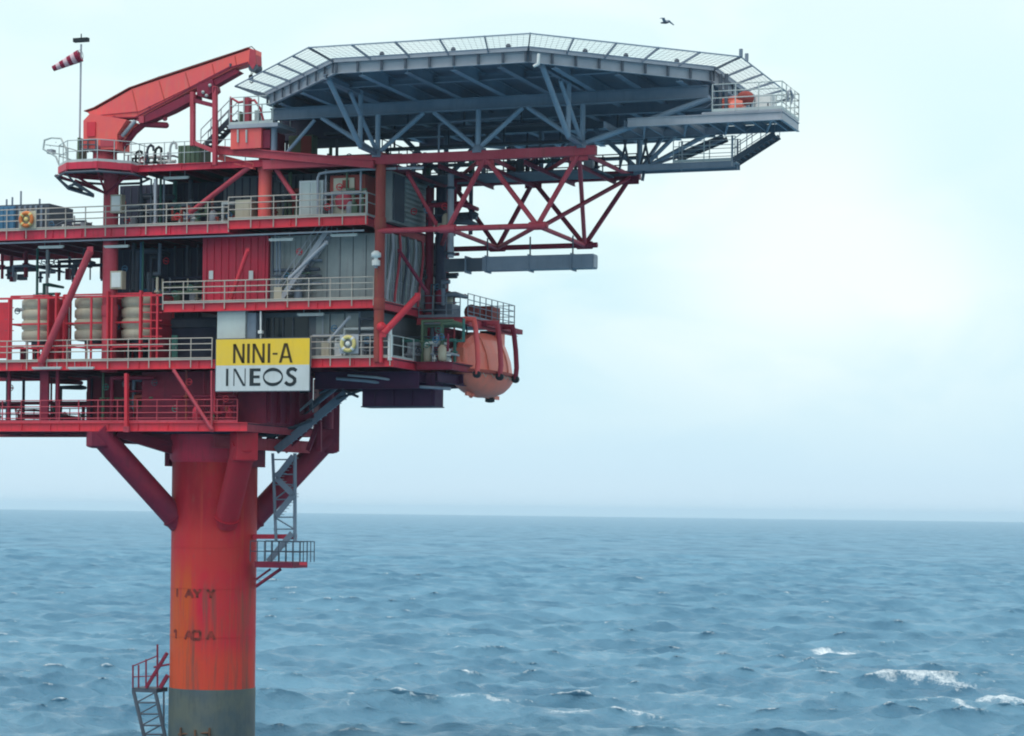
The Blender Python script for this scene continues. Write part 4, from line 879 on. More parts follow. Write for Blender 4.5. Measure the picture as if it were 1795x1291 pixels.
B().box((BTX - .4, BTY + .86, BTZ + 2.1), (BTX + .4, BTY + .9, BTZ + 2.3)).build('window', GLASS, cab)
def canopy_pt(s, a, off=1.0):
    w, t_, kb = hullsec(s); z_ = abs(math.sin(a)) ** .85; x = math.copysign(abs(math.cos(a)) ** .55, math.cos(a)) * w * .91 * (1 - .40 * z_ ** 1.5)
    return V(BTX + x * off, BTY + s * LH, BTZ + z_ * t_ * off)
for s in (-.45, .25): B().path([canopy_pt(s, math.pi * k / 18, 1.0) for k in range(19)], .035, 6).build('canopy_rib', ORG2, lb)
for k in range(9):
    s = -.8 + k * .2; w = hullsec(s)[0]; B().path([V(BTX + w + .03, BTY + (s - .08) * LH, BTZ - .08), V(BTX + w + .05, BTY + s * LH, BTZ - .26), V(BTX + w + .03, BTY + (s + .08) * LH, BTZ - .08)], .018, 5).build('grab_line', BEIGE, lb)
B().box((BTX - .32, BTY - LH * .95, BTZ + .45), (BTX + .32, BTY - LH * .88, BTZ + 1.15)).build('hatch', ORG2, lb)
B().box((BTX - .05, BTY - 2.3, BTZ - 1.2), (BTX + .05, BTY + 2.5, BTZ - 1.0)).build('keel', ORG2, lb)
B().lathe((BTX, BTY + 1.2, BTZ - 1.28), [(.10, -.12), (.26, -.08), (.26, .12), (.10, .18)], 10).build('drain_box', BLACK, lb)
B().tube((BTX + .0, BTY - 1.6, BTZ - 1.2), (BTX + .0, BTY - 1.3, BTZ - 1.05), .12, 8).build('sea_chest', ORANGE, lb)
for s in (-1.9, 1.9): B().tube((BTX, BTY + s, BTZ + 1.2), (BTX - .2, BTY + s, ZS - .2), .04, 6).build('fall_wire', BLACK, lb)
for i, (y, m) in enumerate(((5.2, CRANE), (7.4, PINK), (9.7, DKRED))):
    da = thing('davit_arm', '%s curved davit arm embracing the lifeboat' % ('nearest', 'middle', 'farthest')[i], 'davit arm', (BTX + 1.3, y, ZS - .4), 'davit arms round the lifeboat')
    xo = (2.9, BTX + 1.36, BTX + 1.38)[i]
    pts = [(SX1 - .2, y, ZS - .12), (xo - .1, y, ZS - .16), (xo, y, ZS - .6), (xo + .10, y, ZS - 1.4), (xo + .16, y, ZS - 2.3), (xo + .10, y, ZS - 2.9)]
    b = B(); b.path(pts, .14, 8)
    b.build('arm', m, da); B().lathe(Vector(pts[-1]), [(.12, -.12), (.2, -.1), (.2, .1), (.12, .12)], 12, axis=V(0, 1, 0)).build('pad', BLACK, da)
B().box((.3, 5.0, Z2 + .5), (1.0, 9.0, Z3 - .9)).build('back_panel', DKRED, st)
# ================================================================== SIGN
sn = thing('platform_sign', 'yellow and grey name sign reading NINI-A INEOS', 'sign', P(460, 686, -.32))
YS = -.34
sa, sb = P(378, 686, YS), P(543, 593, YS); zm = P(460, 640.5, YS).z
B().box((sa.x, YS, zm), (sb.x, YS + .06, sb.z)).build('yellow_panel', YEL, sn); B().box((sa.x, YS, sa.z), (sb.x, YS + .06, zm)).build('grey_panel', SGREY, sn)
b = B()
for p0, p1 in (((sa.x - .02, sa.z - .02), (sb.x + .02, sa.z - .02)), ((sa.x - .02, sb.z + .02), (sb.x + .02, sb.z + .02)), ((sa.x - .02, sa.z), (sa.x - .02, sb.z)), ((sb.x + .02, sa.z), (sb.x + .02, sb.z))):
    b.beam((p0[0], YS + .03, p0[1]), (p1[0], YS + .03, p1[1]), .05, .05)
b.build('frame', DGREY, sn)
for px in (392, 460, 530): B().box((X(px, 640, YS) - .04, YS + .061, sa.z + .1), (X(px, 640, YS) + .04, YS + .18, sb.z - .1)).build('batten', DGREY, sn)
SXs = (sb.x - sa.x) / 165.0; SZs = (sb.z - sa.z) / 93.0
def sp_(x, y): return V(sa.x + (x - 378) * SXs, YS - .006, sa.z + (686 - y) * SZs)
def stroke(b, p, q, w):
    b.beam(sp_(*p), sp_(*q), .012, w * SXs, V(0, 1, 0).cross((sp_(*q) - sp_(*p)).normalized()))
def stroke_poly(b, poly): b.prism([sp_(*p) + V(0, -.006, 0) for p in poly], (0, .011, 0))
def vbar(b, x, y0, y1, w): stroke_poly(b, [(x - w / 2, y0), (x + w / 2, y0), (x + w / 2, y1), (x - w / 2, y1)])
def hbar(b, x0, x1, y, w): stroke_poly(b, [(x0, y - w / 2), (x1, y - w / 2), (x1, y + w / 2), (x0, y + w / 2)])
def dbar(b, xa, ya, xb, yb, w): stroke_poly(b, [(xa - w / 2, ya), (xa + w / 2, ya), (xb + w / 2, yb), (xb - w / 2, yb)])
def letter(nm, m, fn):
    b = B(); fn(b); b.build('letter', m, sn)
y0, y1 = 601.5, 636
def Nn(x0, x1, w, wd=None, ya=y0, yb=y1):
    def f(b): vbar(b, x0 + w / 2, ya, yb, w); vbar(b, x1 - w / 2, ya, yb, w); dbar(b, x0 + w * .6, ya, x1 - w * .6, yb, wd or w * 1.15)
    return f
letter('N', INKB, Nn(408.5, 429, 4.2)); letter('I', INKB, lambda b: vbar(b, 435.8, y0, y1, 4.6)); letter('N', INKB, Nn(443, 464.5, 4.2)); letter('I', INKB, lambda b: vbar(b, 472, y0, y1, 4.6))
letter('-', INKB, lambda b: hbar(b, 478.5, 487, 620, 3.2))
letter('A', INKB, lambda b: (dbar(b, 500.6, y0, 492, y1, 4.6), dbar(b, 502.4, y0, 511.5, y1, 4.6), hbar(b, 495, 508.5, 626, 3.6)))
y2, y3 = 645.8, 677
letter('I', INK, lambda b: vbar(b, 398.4, y2, y3, 4.0)); letter('N', INK, lambda b: (vbar(b, 410.5, y2, y3, 1.5), vbar(b, 430.3, y2, y3, 1.5), dbar(b, 411.5, y2, 428.6, y3, 4.4)))
letter('E', INK, lambda b: (vbar(b, 441.8, y2, y3, 7.0), hbar(b, 445.2, 457.5, y2 + 2.6, 5.2), hbar(b, 445.2, 456, 661, 5.0), hbar(b, 445.2, 457.5, y3 - 2.6, 5.2)))
def Oo(b):
    n = 36
    for k in range(n):
        a0, a1 = 2 * math.pi * k / n, 2 * math.pi * (k + 1) / n
        def pt(a, rx, ry): return (479.5 + rx * math.cos(a), 661.4 + ry * math.sin(a))
        stroke_poly(b, [pt(a0, 17.6, 16.4), pt(a1, 17.6, 16.4), pt(a1, 15.4, 10.6), pt(a0, 15.4, 10.6)])
letter('O', INK, Oo)
def Ss(b):
    pts = [(520, 650), (515.5, 647.2), (510.5, 647.4), (506.2, 650.2), (505.6, 654.6), (508.5, 658.6), (513.5, 661.5), (517.6, 665), (518, 670), (514.8, 674), (509.8, 675.6), (505.2, 674.4), (501.8, 671.4)]
    for k in range(len(pts) - 1):
        (xa, ya), (xb, yb) = pts[k], pts[k + 1]; L = math.hypot(xb - xa, yb - ya); nx, ny = -(yb - ya) / L * 2.9, (xb - xa) / L * 2.9; ex, ey = (xb - xa) / L * .9, (yb - ya) / L * .9
        b.prism([sp_(*p) + V(0, -.006 - .0004 * k, 0) for p in [(xa + nx - ex, ya + ny - ey), (xb + nx + ex, yb + ny + ey), (xb - nx + ex, yb - ny + ey), (xa - nx - ex, ya - ny - ey)]], (0, .010, 0))
letter('S', INK, Ss)
# ================================================================== LIFEBUOYS
def lifebuoy(label, c, m1, m2, group=None):
    t = thing('lifebuoy', label, 'lifebuoy', c, group); n = 32
    B().path([c + V(math.cos(2 * math.pi * k / n) * .33, 0, math.sin(2 * math.pi * k / n) * .33) for k in range(n)], .10, 8, closed=True).build('ring', m1, t)
    for q in range(4):
        B().path([c + V(math.cos(q * math.pi / 2 + .8 + a) * .33, 0, math.sin(q * math.pi / 2 + .8 + a) * .33) for a in (-.16, 0, .16)], .112, 8).build('band', m2, t)
    B().box(c + V(-.5, .12, -.46), c + V(.5, .15, .46)).build('back_board', LGREY if m1 is LBY else BEIGE, t)
    b = B(); b.lathe(c + V(0, .02, 0), [(.12, 0), (.12, .08), (.05, .1)], 10, axis=V(0, -1, 0)); b.build('line_bag', m2, t)
    return t
lifebuoy('yellow and white lifebuoy on the rail right of the sign', P(610, 603, -.22), LBY, WHITE)
lifebuoy('orange lifebuoy on the rail in front of the dark container', P(46, 385, -.22), LBO, LBY)
# ================================================================== CAGED RIBBED TANKS on the sign deck
for i, (xa, xb) in enumerate(((26, 84), (118, 180), (200, 264))):
    c0, c1 = P(xa, 630, 1.0), P(xb, 630, 1.0); cxk = (c0.x + c1.x) / 2; r = (c1.x - c0.x) / 2 * (1.0); cy_ = .9 + r
    t = thing('caged_tank', ('leftmost cream ribbed tank in a red cage', 'middle cream ribbed tank, just right of the thick pink brace', 'rightmost cream ribbed tank beside the red cage end')[i], 'tank', (cxk, cy_, Z2), 'caged ribbed tanks')
    zt0, zt1 = P(50, 597, .9).z, P(50, 523, .9).z; prof = [(r * .9, zt0)]
    for k in range(4):
        z0_ = zt0 + (zt1 - zt0) * k / 4; z1_ = zt0 + (zt1 - zt0) * (k + 1) / 4; dz = z1_ - z0_
        prof += [(r * .88, z0_), (r * .99, z0_ + dz * .18), (r, z0_ + dz * .5), (r * .99, z0_ + dz * .82), (r * .88, z1_)]
    B().lathe((cxk, cy_, 0), prof + [(r * .3, zt1 + .08)], 32).build('ribbed_body', BEIGE, t)
    b = B(); b.lathe((cxk, cy_, zt0 - .34), [(r * .5, 0), (r * .5, .33)], 16); b.build('stand', DGREY, t)
    b = B()
    for sx in (-1, 1):
        for sy in (-1, 1):
            b.beam((cxk + sx * (r + .12), cy_ + sy * (r + .1), Z2 + .01), (cxk + sx * (r + .12), cy_ + sy * (r + .1), zt1 + .12), .09, .09)
    for z in (zt0 - .3, (zt0 * .62 + zt1 * .38), zt1 + .1):
        for sy in (-1, 1): b.beam((cxk - r - .12, cy_ + sy * (r + .1), z), (cxk + r + .12, cy_ + sy * (r + .1), z), .07, .08)
        for sx in (-1, 1): b.beam((cxk + sx * (r + .12), cy_ - r - .1, z), (cxk + sx * (r + .12), cy_ + r + .1, z), .06, .07)
    b.build('cage', REDB, t)
    B().box((cxk + r + .06, cy_ - r, Z2 + .2), (cxk + r + .1, cy_ + r, zt1)).build('side_sheet', RED, t)
rk = thing('pipe_rack', 'bright red rack frame running in front of the caged tanks', 'rack', (P(140, 635, .3).x, .3, Z2))
zr1 = P(140, 521, .3).z
B().beam((XL, .3, zr1), (P(286, 521, .3).x, .3, zr1), .1, .1).build('top_rail', REDB, rk); B().beam((XL, .3, Z2 + .75), (P(286, 600, .3).x, .3, Z2 + .75), .08, .08).build('mid_rail', REDB, rk)
for px, w in ((16, .12), (68, .08), (100, .3), (112, .10), (160, .08), (190, .3), (196, .08), (247, .22), (276, .10)): B().beam((X(px, 560, .3), .3, Z2 + .01), (X(px, 560, .3), .3, zr1 + (.25 if w > .15 else 0)), w, .1).build('upright', REDB, rk)
for py in (534, 548, 562, 576, 590): B().beam(P(250, py, .34), P(284, py, .34), .04, .045).build('crossbar', REDB, rk)
for py in (540, 560, 580): B().beam(P(8, py, .34), P(24, py, .34), .04, .045).build('crossbar', PINK, rk)
B().box((XL, 1.1, Z2 + .3), (X(13, 560, 1.1), 1.2, zr1 - .1)).build('red_sheet', REDB, rk)
for a, c in ((86, 118), (182, 200), (264, 284)): B().box((X(a, 560, 2.2), 2.2, Z2 + .2), (X(c, 560, 2.2), 2.3, zr1)).build('red_sheet', RED, rk)
# ================================================================== PIPEWORK, one connected run per bay
def pipework(label, x0, x1, ya, yb, z0, z1, n, mats, seed, vert=.5, rmax=.13, extras=True):
    rs = random.Random(seed); t = thing('pipework', label, 'pipework', ((x0 + x1) / 2, (ya + yb) / 2, z0))
    zh = z0 + (z1 - z0) * .5
    B().tube((x0, (ya + yb) / 2, zh), (x1, (ya + yb) / 2, zh), .09, 8).build('header_pipe', mats[0], t)
    for i in range(n):
        m = rs.choice(mats); r = rs.uniform(.04, rmax); x = rs.uniform(x0 + .2, x1 - .2); y = rs.uniform(ya, yb)
        k = rs.random()
        if k < vert:
            x2 = x + rs.uniform(.2, .8) * rs.choice((-1, 1)); zz = rs.uniform(z0 + .4, z1 - .5)
            pts = [(x, y, z0)] + [(x, y, zz)] + [(x2, y, zz)] + [(x2, y, z1)]
            if rs.random() < .5: pts = [(x, y, z0), (x, y, z1)]
        else:
            z = rs.uniform(z0 + .3, z1 - .15); xe = min(x1, x + rs.uniform(.8, 3)); pts = [(x, y, z0), (x, y, z), (xe, y, z)]
            if rs.random() < .5: pts.append((xe, yb, z))
        po_ = B().path(pts, r, 8).build('pipe', m, t)
        if rs.random() < .7:
            q = Vector(pts[1]) * .5 + Vector(pts[0]) * .5
            B().lathe(q, [(r + .02, -.05), (r + .08, -.045), (r + .08, .045), (r + .02, .05)], 10).build('flange', m, po_)
    if extras:
        for i in range(max(2, n // 3)):
            x = rs.uniform(x0 + .3, x1 - .3); y = rs.uniform(ya, yb); m = rs.choice(mats + [BEIGE, WHITE, LGREY])
            if rs.random() < .55:
                w, h = rs.uniform(.2, .5), rs.uniform(.3, .9); B().box((x - w / 2, y - .15, z0 + .05), (x + w / 2, y + .15, z0 + .05 + h)).build('instrument_box', m, t)
            else:
                B().lathe((x, y, z0 + .05), [(.16, 0), (.22, .1), (.22, .6), (.14, .75), (.05, .8)], 14).build('vessel', m, t)
            q = V(rs.uniform(x0, x1), ya - .05, rs.uniform(z0 + .5, z1 - .5)); b = B(); b.path([q + V(math.cos(a * math.pi / 4) * .16, 0, math.sin(a * math.pi / 4) * .16) for a in range(8)], .025, 5, closed=True); b.tube(q - V(.16, 0, 0), q + V(.16, 0, 0), .02, 5); b.tube(q, q + V(0, .25, 0), .04, 6)
            b.build('valve_wheel', rs.choice((REDB, DGREY, BLUE, TEAL)), t)
    return t
G_ = [GREY, DGREY, LGREY, TEAL, DGREY]
pipework('grey pipes and valves behind the upper rails, right of the crane leg', X(215, 350, 2), X(330, 350, 2), 1.6, 3.6, Z4 + .02, Z5 - .36, 16, G_ + [NAVY], 11)
pipework('tangle of small pipes and white bottles left of the orange red leg', X(325, 370, 1), X(412, 370, 1), .9, 2.2, Z4 + .02, Z4 + 1.5, 9, [GREEN, BROWN, WHITE, DGREY], 12, rmax=.09)
pipework('pipes on the raised deck between the red leg and the pale cabinet', X(458, 370, .8), X(520, 370, .8), .9, 2.2, Z4 + .15, Z5 - .4, 7, [DGREY, GREEN, BROWN], 13)
pipework('green grey pipework in the third deck bay right of the crane leg', X(216, 480, 2.2), X(262, 480, 2.2), 1.6, 4.2, Z2 + 1.4, Z4 - .5, 9, [GREY, BLUE, TEAL, DGREY], 14)
pipework('dark pipes in the open bay left of the red wall', X(262, 480, 3.4), X(350, 480, 3.4), 3.2, 4.6, Z3 + .0, Z4 - .5, 7, [NAVY, DGREY, GREEN], 15)
pipework('dark pipework under the fourth deck far left', XL, X(160, 440, 4), 4.0, 7.5, Z4 - 1.9, Z4 - .5, 14, [NAVY, DGREY, DKRED, GREY], 16, vert=.3)
pipework('slim white and red pipes standing behind the leftmost tanks', X(20, 500, 4), X(85, 500, 4), 3.4, 5.5, Z2 + .02, Z4 - .5, 7, [WHITE, DKRED, LGREY, TEAL], 17, rmax=.08)
pipework('pipes and red valves inside the lowest deck, right part', X(165, 700, 2), X(300, 700, 2), 1.2, 4.0, Z1 + .02, Z2 - .46, 16, [GREEN, DKRED, DKRED, GREY, BROWN], 18)
pipework('dark pipework inside the lowest deck behind its first posts', X(-60, 700, 5), X(170, 700, 5), 5.0, 7.6, Z1 + .02, Z2 - .46, 16, [DKRED, NAVY, DGREY, TEAL], 19, vert=.35)
pipework('pipes in front of the column head between red post and sign', X(300, 700, .8), X(414, 700, .8), .6, 1.3, Z1 + .02, Z2 - .46, 9, [DKRED, RED, GREEN, BROWN], 20, rmax=.09)
pipework('green and white pipework on the right face of the sign deck', -.6, 2.3, 3.2, 4.8, Z2 + .0, Z3 - .6, 12, [TEAL, GREEN, WHITE, DGREY, LGREY], 21)
pipework('dark pipes on the top deck behind the red truss beam', X(505, 260, 5), X(700, 260, 5), 4.0, 7.0, Z5 + .01, Z5 + 1.2, 10, [DGREY, GREY, GREEN, NAVY], 22)
pipework('dark cables and pipes hung beneath the helideck between the trusses', X(700, 290, 4), X(1040, 290, 4), 3.8, 6.4, ZC - .24, ZC + 1.1, 16, [DGREY, NAVY, TEAL, GREY], 23, vert=.6)
pipework('pipes under the truss beam right of the corner leg', .1, 2.6, 3.6, 6.0, Z4 - .2, Z5 - .5, 9, [DGREY, NAVY, DKRED, GREY], 24)
pipework('dark pipes and ducts at the right face of the third deck', -.2, 1.3, 5.6, 8.0, Z3 + .2, Z4 - .4, 9, [DGREY, DKRED, NAVY, GREY], 25)
pipework('small pipes on the deck extension in front of the station posts', .6, 2.0, 3.2, 4.4, Z2 + .0, Z2 + 1.4, 6, [DKRED, WHITE, LGREY], 26, rmax=.07)
pipework('white and black vent pipes behind the rail under the crane boom', X(222, 270, 2), X(305, 270, 2), 1.4, 3.0, Z5 + .01, Z5 + 1.0, 8, [WHITE, BLACK, LGREY], 27, rmax=.07)
bk = boxthing('pump_room', 'dark crimson wall inside the lowest deck left of the column head', 'room', (X(152, 700, 5), 5.0, Z1 + .01), (CXc - 2.75, 7.5, Z2 - .46), DKRED, 'wall')
ribs(bk, V(X(152, 700, 5), 0, Z1), V(CXc - 2.75, 0, Z2 - .5), 5.0, PURPLE, 8, .12, .08)
lh = boxthing('stair_house', 'dark housing under the left end of the helideck', 'housing', (X(490, 215, 3.2), 3.2, P(520, 246, 3.2).z), (X(600, 215, 3.2), 6.0, P(520, 186, 3.2).z), NAVY)
B().beam((X(498, 207, 3.1), 3.1, P(520, 207, 3.1).z), (X(546, 207, 3.1), 3.1, P(520, 207, 3.1).z), .05, .08).build('rail', LGREY, lh)
for px in (500, 545, 588): B().box((X(px, 250, 3.4), 3.4, Z5 + .01), (X(px, 250, 3.4) + .12, 3.52, P(520, 246, 3.2).z - .005)).build('post', DGREY, lh)
lh = boxthing('equipment_cabinet', 'olive brown box between red beam and dark housing under the helideck', 'cabinet', (X(506, 255, 2.5), 2.5, Z5 + .01), (X(548, 255, 2.5), 3.1, P(520, 238, 2.5).z), GREEN)
B().box((X(528, 255, 2.5), 2.45, Z5 + .05), (X(546, 255, 2.5), 2.495, P(520, 240, 2.5).z)).build('door', BROWN, lh)
pipework('white and brown valves crowding the upper bay below the green crate', X(300, 370, .8), X(345, 370, .8), .7, 1.5, Z4 + .02, Z4 + 1.1, 6, [BROWN, WHITE, GREEN], 31, rmax=.07)
pipework('pale pipes beside the beige brown housing on the raised deck', X(566, 370, 1.0), X(648, 370, 1.0), .5, .75, Z4 + .15, Z5 - .5, 5, [LGREY, BROWN, GREEN], 32, rmax=.06)
pipework('pipes along the wall behind the rail right of the sign', X(548, 600, .9), X(655, 600, .9), .7, 1.15, Z2 + .02, Z3 - .5, 8, [LGREY, DGREY, WHITE, GREY], 33, rmax=.06)
pipework('pipes along the light grey clad room behind the third deck rail', X(478, 500, 1.2), X(560, 500, 1.2), 1.0, 1.4, Z3 + .02, Z4 - .6, 7, [DGREY, GREEN, GREY], 34, rmax=.06)
pipework('green equipment and cables left of the third deck rail', X(262, 520, 1.2), X(352, 520, 1.2), 1.0, 2.6, Z3 + .02, Z3 + 1.5, 8, [GREEN, BEIGE, DGREY], 35, rmax=.08)
pipework('small red and white fittings on the left part of the fourth deck', X(90, 390, 2), X(160, 390, 2), 1.4, 2.6, Z4 + .02, Z4 + .9, 5, [DGREY, WHITE, DKRED], 36, rmax=.05)
# goosenecks and container on the top deck
for i, (px, m) in enumerate(((238, BLACK), (258, DGREY), (272, BLACK), (298, WHITE))):
    t = thing('gooseneck_vent', ('black hooped vent nearest the crane', 'slim dark grey vent, second from the crane', 'small black vent between grey and white ones', 'white curved vent beside the green box')[i], 'vent', P(px, 285, .8), 'vents on the top deck')
    q = P(px, 286, .8); h = (.6, .9, .8, 1.05)[i]
    B().path([q, q + V(0, 0, h * .7), q + V(.06, 0, h * .9), q + V(.2, 0, h), q + V(.34, 0, h * .9), q + V(.36, 0, h * .66)], .065, 8).build('pipe', m, t); B().lathe(q, [(.14, 0), (.14, .06)], 10).build('flange', m, t)
gb = boxthing('green_crate', 'olive green crate on the top deck left of the boom rest', 'crate', P(312, 287, .5), P(352, 254, .5) + V(0, 1.1, 0), GREEN)
for k in range(5): B().box(P(315 + k * 8, 286, .44), P(318 + k * 8, 256, .49)).build('batten', GREEN, gb)
# conduits
cdt = B(); cdt.path([P(557, 384, .35), P(557, 312, .35), P(560, 305, .35), P(572, 302, .35), P(640, 297, .35), P(742, 294, .35)], .07, 8)
tag(cdt.build('conduit', LGREY), 'thin grey conduit rising beside the tall pale cabinet and running right', 'conduit')
cdt = B(); cdt.path([V(XL, .22, Z4 - .58), V(X4J, .22, Z4 - .58), V(XR4 - .3, .22, Z4 - .54)], .05, 8); tag(cdt.build('conduit', LGREY), 'long grey conduit under the edge of the fourth deck', 'conduit')
po = thing('grey_post', 'pale grey post in the middle of the upper bay right of the crane leg', 'post', P(272, 392, .3)); B().beam(P(272.5, 392, .3), P(272.5, 314, .3), .15, .12).build('shaft', LGREY, po); B().box(P(268, 393, .2), P(277, 390, .45)).build('foot_plate', LGREY, po)
ap = thing('arched_pipe', 'dark arched pipe on the fourth deck left of the crane leg', 'pipe', P(125, 405, .6)); B().path([P(94, 402, .6), P(102, 394, .6), P(112, 389, .6), P(150, 388, .6), P(151, 402, .6)], .055, 8).build('pipe', DGREY, ap); B().path([P(112, 402, .6), P(116, 393, .6), P(124, 393, .6), P(127, 402, .6)], .07, 8).build('pipe', NAVY, ap)
rz = thing('riser', 'pale grey vertical riser behind the truss right of the corner leg', 'riser', (X(790, 450, 3.5), 3.5, Z4 - 1.2)); B().tube((X(790, 450, 3.5), 3.5, P(790, 452, 3.5).z), (X(790, 320, 3.5), 3.5, ZC - .3), .16, 12).build('tube', LGREY, rz)
for py in (330, 395, 445): B().lathe(P(790, py, 3.5), [(.2, -.06), (.24, -.05), (.24, .05), (.2, .06)], 12).build('clamp', DGREY, rz)
for i, (px, w, y) in enumerate(((772, .28, 6.0), (752, .22, 6.0))):
    rz = thing('riser', ('dark riser just left of the lifeboat station rails', 'dark riser closest to the ribbed wall')[i], 'riser', (X(px, 500, y), y, ZS)); B().tube((X(px, 500, y), y, ZS), (X(px, 500, y), y, P(px, 330, y).z), w, 12).build('tube', NAVY if i == 0 else DKRED, rz)
    B().lathe((X(px, 500, y), y, ZS + .4), [(w, -.08), (w + .08, -.06), (w + .08, .06), (w, .08)], 12).build('clamp', DGREY, rz)
# cable bundle sweeping down the right face
for i in range(6):
    b = B(); y = 1.6 + i * 1.0; b.path([(-.2, y, zc4), (-.15, y, Z4 - 1.2), (-.1, y - .35, Z4 - 2.2), (-.12, y - .7, Z3 + .4), (-.12, y - .75, Z3 + .05)], .07, 6)
    tag(b.build('cable_bundle', (LGREY, PINK, DGREY)[i % 3]), '%s cable bundle sweeping down the ribbed wall, number %d back from the corner leg' % (('pale grey', 'pink', 'dark grey')[i % 3], i + 1), 'cables', 'cable bundles on the right face')
# white horn lamp on the corner leg
hl = thing('beacon', 'white beacon lamp on the rust brown corner leg', 'lamp', P(659, 468, -.3)); B().lathe(P(659, 466, -.35), [(.2, 0), (.2, .25), (.1, .3), (.1, .38), (.24, .42), (.24, .60), (.1, .72)], 14).build('lantern', WHITE, hl); B().box(P(656, 470, -.3), P(662, 466, -.12)).build('bracket', LGREY, hl)
# strip lights under the decks
for i, (xa, xb, py, Y, z) in enumerate(((68, 112, 433, .5, Z4), (183, 226, 432, .5, Z4), (472, 515, 420, .5, Z4 + .1), (580, 627, 412, .5, Z4 + .1), (288, 331, 312, .6, Z5), (522, 568, 551, .5, Z3), (59, 110, 645, -.0, Z2), (122, 167, 645, -.0, Z2))):
    lab = ('strip light under the fourth deck above the leftmost tank', 'strip light under the fourth deck right of the crane leg', 'strip light above the grey stairs', 'strip light at the right end above the light grey room', 'strip light under the top deck below the boom', 'strip light under the third deck right above the sign', 'strip light on the sign deck edge at far left', 'second strip light from the left on the sign deck edge')[i]
    a, c = P(xa, py, Y), P(xb, py, Y); t = thing('strip_light', lab, 'light fitting', (a + c) / 2, 'strip lights under the decks')
    if i >= 6: a.y = c.y = -.1
    zz = a.z; B().box((a.x, a.y - .08, zz - .07), (c.x, a.y + .06, zz + .03)).build('housing', RAILG, t); B().box((a.x + .06, a.y - .06, zz - .10), (c.x - .06, a.y + .04, zz - .072)).build('diffuser', WHITE, t)
    for k in (.2, .8): B().tube(a.lerp(c, k) + V(0, .1, .0), a.lerp(c, k) + V(0, .1, .35), .02, 5).build('hanger', LGREY, t)
# ================================================================== LADDERS BELOW THE DECKS
lt = thing('ladder_tower', 'dark lattice ladder tower right of the column', 'ladder tower', P(500, 990, CYc))
YL = CYc
ab = lambda px, py, dy=0: P(px, py, YL + dy)
for dy in (-.35, .35):
    B().tube(ab(484, 950, dy), ab(478, 795, dy), .085, 8).build('upright', GREY, lt); B().tube(ab(517, 950, dy), ab(517, 795, dy), .10, 8).build('upright', GREY, lt)
    for py in (806, 832, 850, 876, 907, 928): B().tube(ab(480, py, dy), ab(517, py, dy), .04, 6).build('rung', GREY, lt)
    for (a_, c_) in ((832, 806), (876, 850), (907, 928)): B().tube(ab(481, a_, dy), ab(516, c_, dy), .04, 6).build('lattice', GREY, lt)
for (a_, c_, xa_, xc_) in ((905, 868, 484, 514), (868, 838, 514, 484), (838, 800, 484, 514), (985, 935, 470, 512)):
    B().beam(ab(xa_, a_, -.5), ab(xc_, c_, -.5), .06, .30).build('stringer', GREY, lt)
    for k in range(7): q = ab(xa_, a_, -.5).lerp(ab(xc_, c_, -.5), (k + .5) / 7); B().box(q + V(-.1, .03, -.015), q + V(.1, .6, .015)).build('tread', GREY, lt)
for py in (806, 876, 928):
    for px in (481, 517): B().tube(ab(px, py, -.35), ab(px, py, .35), .035, 6).build('rung', GREY, lt)
B().beam(ab(444, 941), ab(519, 941), .22, .24).build('bearer', RED, lt)
lp = thing('ladder_landing', 'small red landing with dark rails right of the column', 'landing', P(495, 997, CYc))
B().box(ab(446, 995, -.9), ab(539, 985, .9)).build('floor', DKRED, lp); B().box(ab(525, 991, -.93), ab(538, 986, -.905)).build('toe_plate', REDB, lp)
zl = ab(500, 985).z
xl0, xl1 = ab(452, 985).x, ab(538, 985).x
handrail(lp, [V(xl0, YL - .88, zl), V(xl1, YL - .88, zl), V(xl1, YL + .88, zl), V(xl0, YL + .88, zl)], DGREY, h=1.05, rails=(1, .5), r=.022, sp=.42, pr=.025, kick=False)
for dy in (-.6, .6): B().tube(ab(449, 1028, dy), ab(492, 998, dy), .09, 8).build('strut', DKRED, lp); B().tube(ab(449, 1016, dy), ab(474, 998, dy), .06, 8).build('strut', DKRED, lp)
# dark sloping stair from the deck extension down to the column top
YG = 5.2
gp = lambda px, py, dy=0: P(px, py, YG + dy)
gt = thing('access_stair', 'dark sloping stair between the sign deck and the column top', 'stairs', gp(485, 788))
for dy in (0, .9):
    B().beam(gp(484, 790, dy), gp(606, 690, dy), .10, .42).build('stringer', GREY, gt)
    B().tube(gp(478, 770, dy), gp(560, 707, dy), .045, 6).build('stair_rail', DGREY, gt)
for k in range(14):
    q = gp(488, 784).lerp(gp(600, 692), k / 13); B().box(q + V(-.14, .05, -.02), q + V(.14, .85, .02)).build('tread', GREY, gt)
B().tube(gp(470, 772, 1.3), gp(592, 676, 1.3), .16, 10).build('caisson_pipe', GREY, gt)
b = B(); b.path([gp(508, 735), gp(547, 700), gp(549, 726), gp(545, 731), gp(508, 736)], .03, 6); b.path([gp(518, 728), gp(549, 702)], .025, 6); gt_r = b.build('landing_rail', LGREY, gt)
B().beam(gp(466, 747), gp(551, 728), .10, .28).build('landing_edge', DKRED, gt); B().beam(gp(470, 765), gp(548, 738), .6, .10).build('landing_floor', DGREY, gt)
b = B(); b.path([gp(468, 706), gp(484, 694), gp(520, 688), gp(545, 686)], .06, 6); b.build('cable', BLACK, gt)
# crimson clutter near the top of the column on the right
bt = thing('support_bracket', 'crimson bracket frame between column top and right brace', 'bracket', gp(520, 790))
for a_, c_ in (((470, 778), (540, 752)), ((540, 790), (560, 735)), ((500, 792), (545, 745)), ((560, 792), (560, 740))): B().beam(gp(*a_, 1), gp(*c_, 1), .16, .22).build('member', DKRED, bt)
